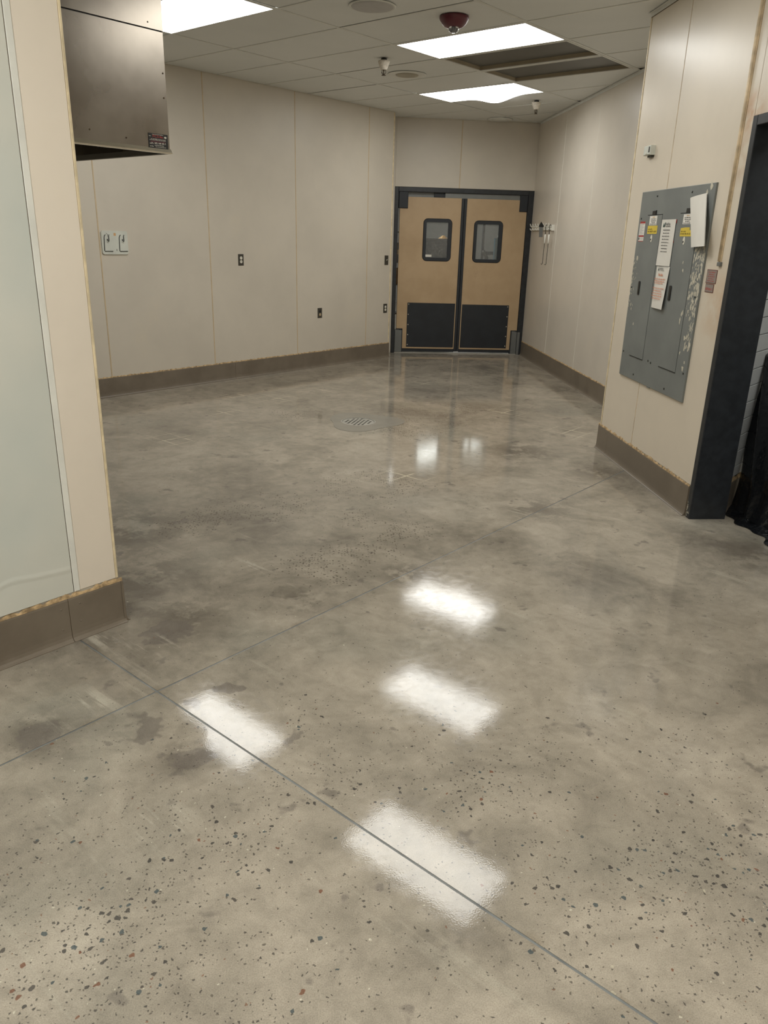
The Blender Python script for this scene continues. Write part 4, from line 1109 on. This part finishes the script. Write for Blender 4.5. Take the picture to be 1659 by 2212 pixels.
MB(frL).tube([(-2.44, .053, 4.9), (-2.4, .053, 4.86), (-2.395, .053, 4.8)], .005, 5).build('pencil_mark', 'hook_dark', t)
MB(frL).box(-2.135, -2.122, .05, .053, 4.39, 4.45).build('tick_mark', 'hook_dark', t)

# ---- hook rail on the right wall with what hangs from it
t = thing('hook_rail', 'white rail of coat hooks on the right wall by the doors', 'hook rail', frR(12.2, .012, 5.42))
MB(frR).bevbox(10.5, 13.85, .0125, .06, 5.43, 5.63, .01).build('rail', 'white_plastic', t)
hy = [13.62, 13.2, 12.78, 12.36, 11.94, 11.52, 11.1, 10.72]
for y in hy:
    MB(frR).tube([(y, .06, 5.58), (y, .12, 5.585), (y, .17, 5.62), (y, .19, 5.69), (y, .19, 5.705)], .02, 8).build('hook', 'white_plastic', t)
    MB(frR).tube([(y, .06, 5.5), (y, .1, 5.46), (y, .15, 5.455), (y, .18, 5.49), (y, .185, 5.52)], .02, 8).build('lower_hook', 'white_plastic', t)
MB(frR).bevbox(10.46, 10.5, .0125, .13, 5.42, 5.64, .01).build('end_cap', 'white_plastic', t)
t = thing('hanging_scraper', 'dark grey arrow-shaped scraper hanging on the hook rail', 'scraper', (8.47, 11.5, 5.17))
frS = fr_y(11.45)
MB(frS).prism([(8.385, 5.585), (8.47, 5.765), (8.605, 5.60), (8.575, 5.55), (8.41, 5.555)], 0, .03).build('head', 'black', t)
MB(frS).prism([(8.41, 5.56), (8.56, 5.56), (8.585, 5.175), (8.44, 5.17)], .003, .027).build('blade', 'metal_grey', t)
def poker(y, x, label):
    t = thing('wire_hook_tool', label, 'hook tool', (x, y, 4.12), 'hook tools on the hook rail')
    MB().tube([(x + .03, y, 5.60), (x + .0, y - .02, 5.645), (x - .035, y - .03, 5.62), (x - .04, y - .03, 5.55), (x - .02, y, 5.42), (x - .02, y, 5.28)], .014, 6).build('hanger', 'hook_dark', t)
    MB().lathe(x - .02, y, [(.018, 4.93), (.034, 4.94), (.036, 5.1), (.034, 5.27), (.018, 5.28)], 12).build('grip', 'white_plastic', t)
    MB().tube([(x - .02, y, 4.94), (x - .03, y, 4.5), (x - .035, y, 4.16), (x - .05, y, 4.12), (x - .08, y, 4.12), (x - .095, y, 4.15)], .011, 6).build('shaft', 'hook_dark', t)
poker(11.1, 8.62, 'long wire hook tool with white grip, nearer the grey scraper')
poker(10.55, 8.62, 'long wire hook tool with white grip, at the rail end cap')

# ---- what shows through the door windows and the hinge gap
t = thing('dark_cabinet', 'dark cabinet seen through the left door window', 'cabinet', (4.9, 17.5, 0))
MB().box(3.3, 5.75, 16.8, 18.6, .3, 5.0).build('body', 'cab_black', t)
for (x, y) in ((3.4, 16.9), (5.65, 16.9), (3.4, 18.5), (5.65, 18.5)): MB().lathe(x, y, [(.06, 0), (.06, .3)], 10).build('leg', 'metal_grey', t)
MB(fr_y(16.8)).bevbox(3.4, 5.65, 0, .03, .5, 4.85, .01).build('front_door', 'cab_black', t)
MB().tube([(3.55, 16.9, 5.0), (3.55, 16.9, 5.12), (3.9, 16.95, 5.14), (4.05, 17, 5.0)], .04, 8).build('top_handle', 'metal_grey', t)
MB().lathe(5.3, 17.0, [(.26, 5.0), (.2, 5.04), (.06, 5.14), (.02, 5.15)], 6, smooth=False).build('foil_heap', 'gold', None, label='crumpled gold foil on top of the dark cabinet', category='foil')
t = thing('drain_pipe', 'slate blue standing pipe seen through the right door window', 'pipe', (7.42, 18, 0))
MB().tube([(7.42, 18, 0), (7.42, 18, CEIL)], .06, 10).build('riser', 'blue_dark', t)
MB().tube([(7.40, 17.7, 4.5), (7.45, 17.68, 4.38), (7.58, 17.68, 4.2), (7.6, 17.68, 3.4)], .09, 10).build('elbow', 'metal_grey', t)
t = thing('hall_shelf', 'dark shelf bracket seen low in the right door window', 'shelf', (7.6, 18, 0))
MB().box(7.56, 8.3, 17.8, 18.2, 4.3, 4.47).build('shelf_board', 'blue_dark', t)
MB().box(8.15, 8.27, 17.9, 18.1, 0, 4.3).build('post', 'metal_grey', t)
t = thing('blue_column', 'light blue column at the edge of the right door window', 'column', (8.0, 17.4, 0))
MB().bevbox(7.86, 8.3, 17.2, 17.5, 0, 5.1, .02).build('shaft', 'blue_light', t)
MB().lathe(8.1, 17.35, [(.12, 5.1), (.12, 5.2), (.03, 5.26)], 12).build('cap', 'white_box', t)
t = thing('stock_shelf', 'stock shelving glimpsed through the gap beside the left door leaf', 'shelf', (3.0, 15.6, 0))
for z in (.3, 1.6, 2.9, 3.9, 5.2): MB().box(2.6, 3.25, 15.4, 16.4, z, z + .06).build('shelf_board', 'metal_grey', t)
for (x, y) in ((2.62, 15.42), (3.23, 15.42), (2.62, 16.38), (3.23, 16.38)): MB().box(x - .02, x + .02, y - .02, y + .02, 0, 6.5).build('post', 'metal_grey', t)
for (z, h, mt, lab) in ((3.96, .3, 'blue', 'blue carton on the stock shelf behind the doors, lower one'), (4.27, .2, 'white_box', 'white carton on the stock shelf, between blue cartons'), (4.48, .3, 'blue', 'blue carton on the stock shelf behind the doors, upper one'), (2.96, .7, 'brown_box', 'brown carton on the stock shelf behind the doors'), (.36, .5, 'white_box', 'white carton on the lowest stock shelf behind the doors')):
    t = thing('carton', lab, 'carton', (2.93, 15.7, z))
    MB().box(2.7, 3.18, 15.45, 16.1, z, z + h).build('box_body', mt, t)
    MB().box(2.9, 2.98, 15.448, 16.102, z + .002, z + h + .002).build('tape', 'tan_device', t)
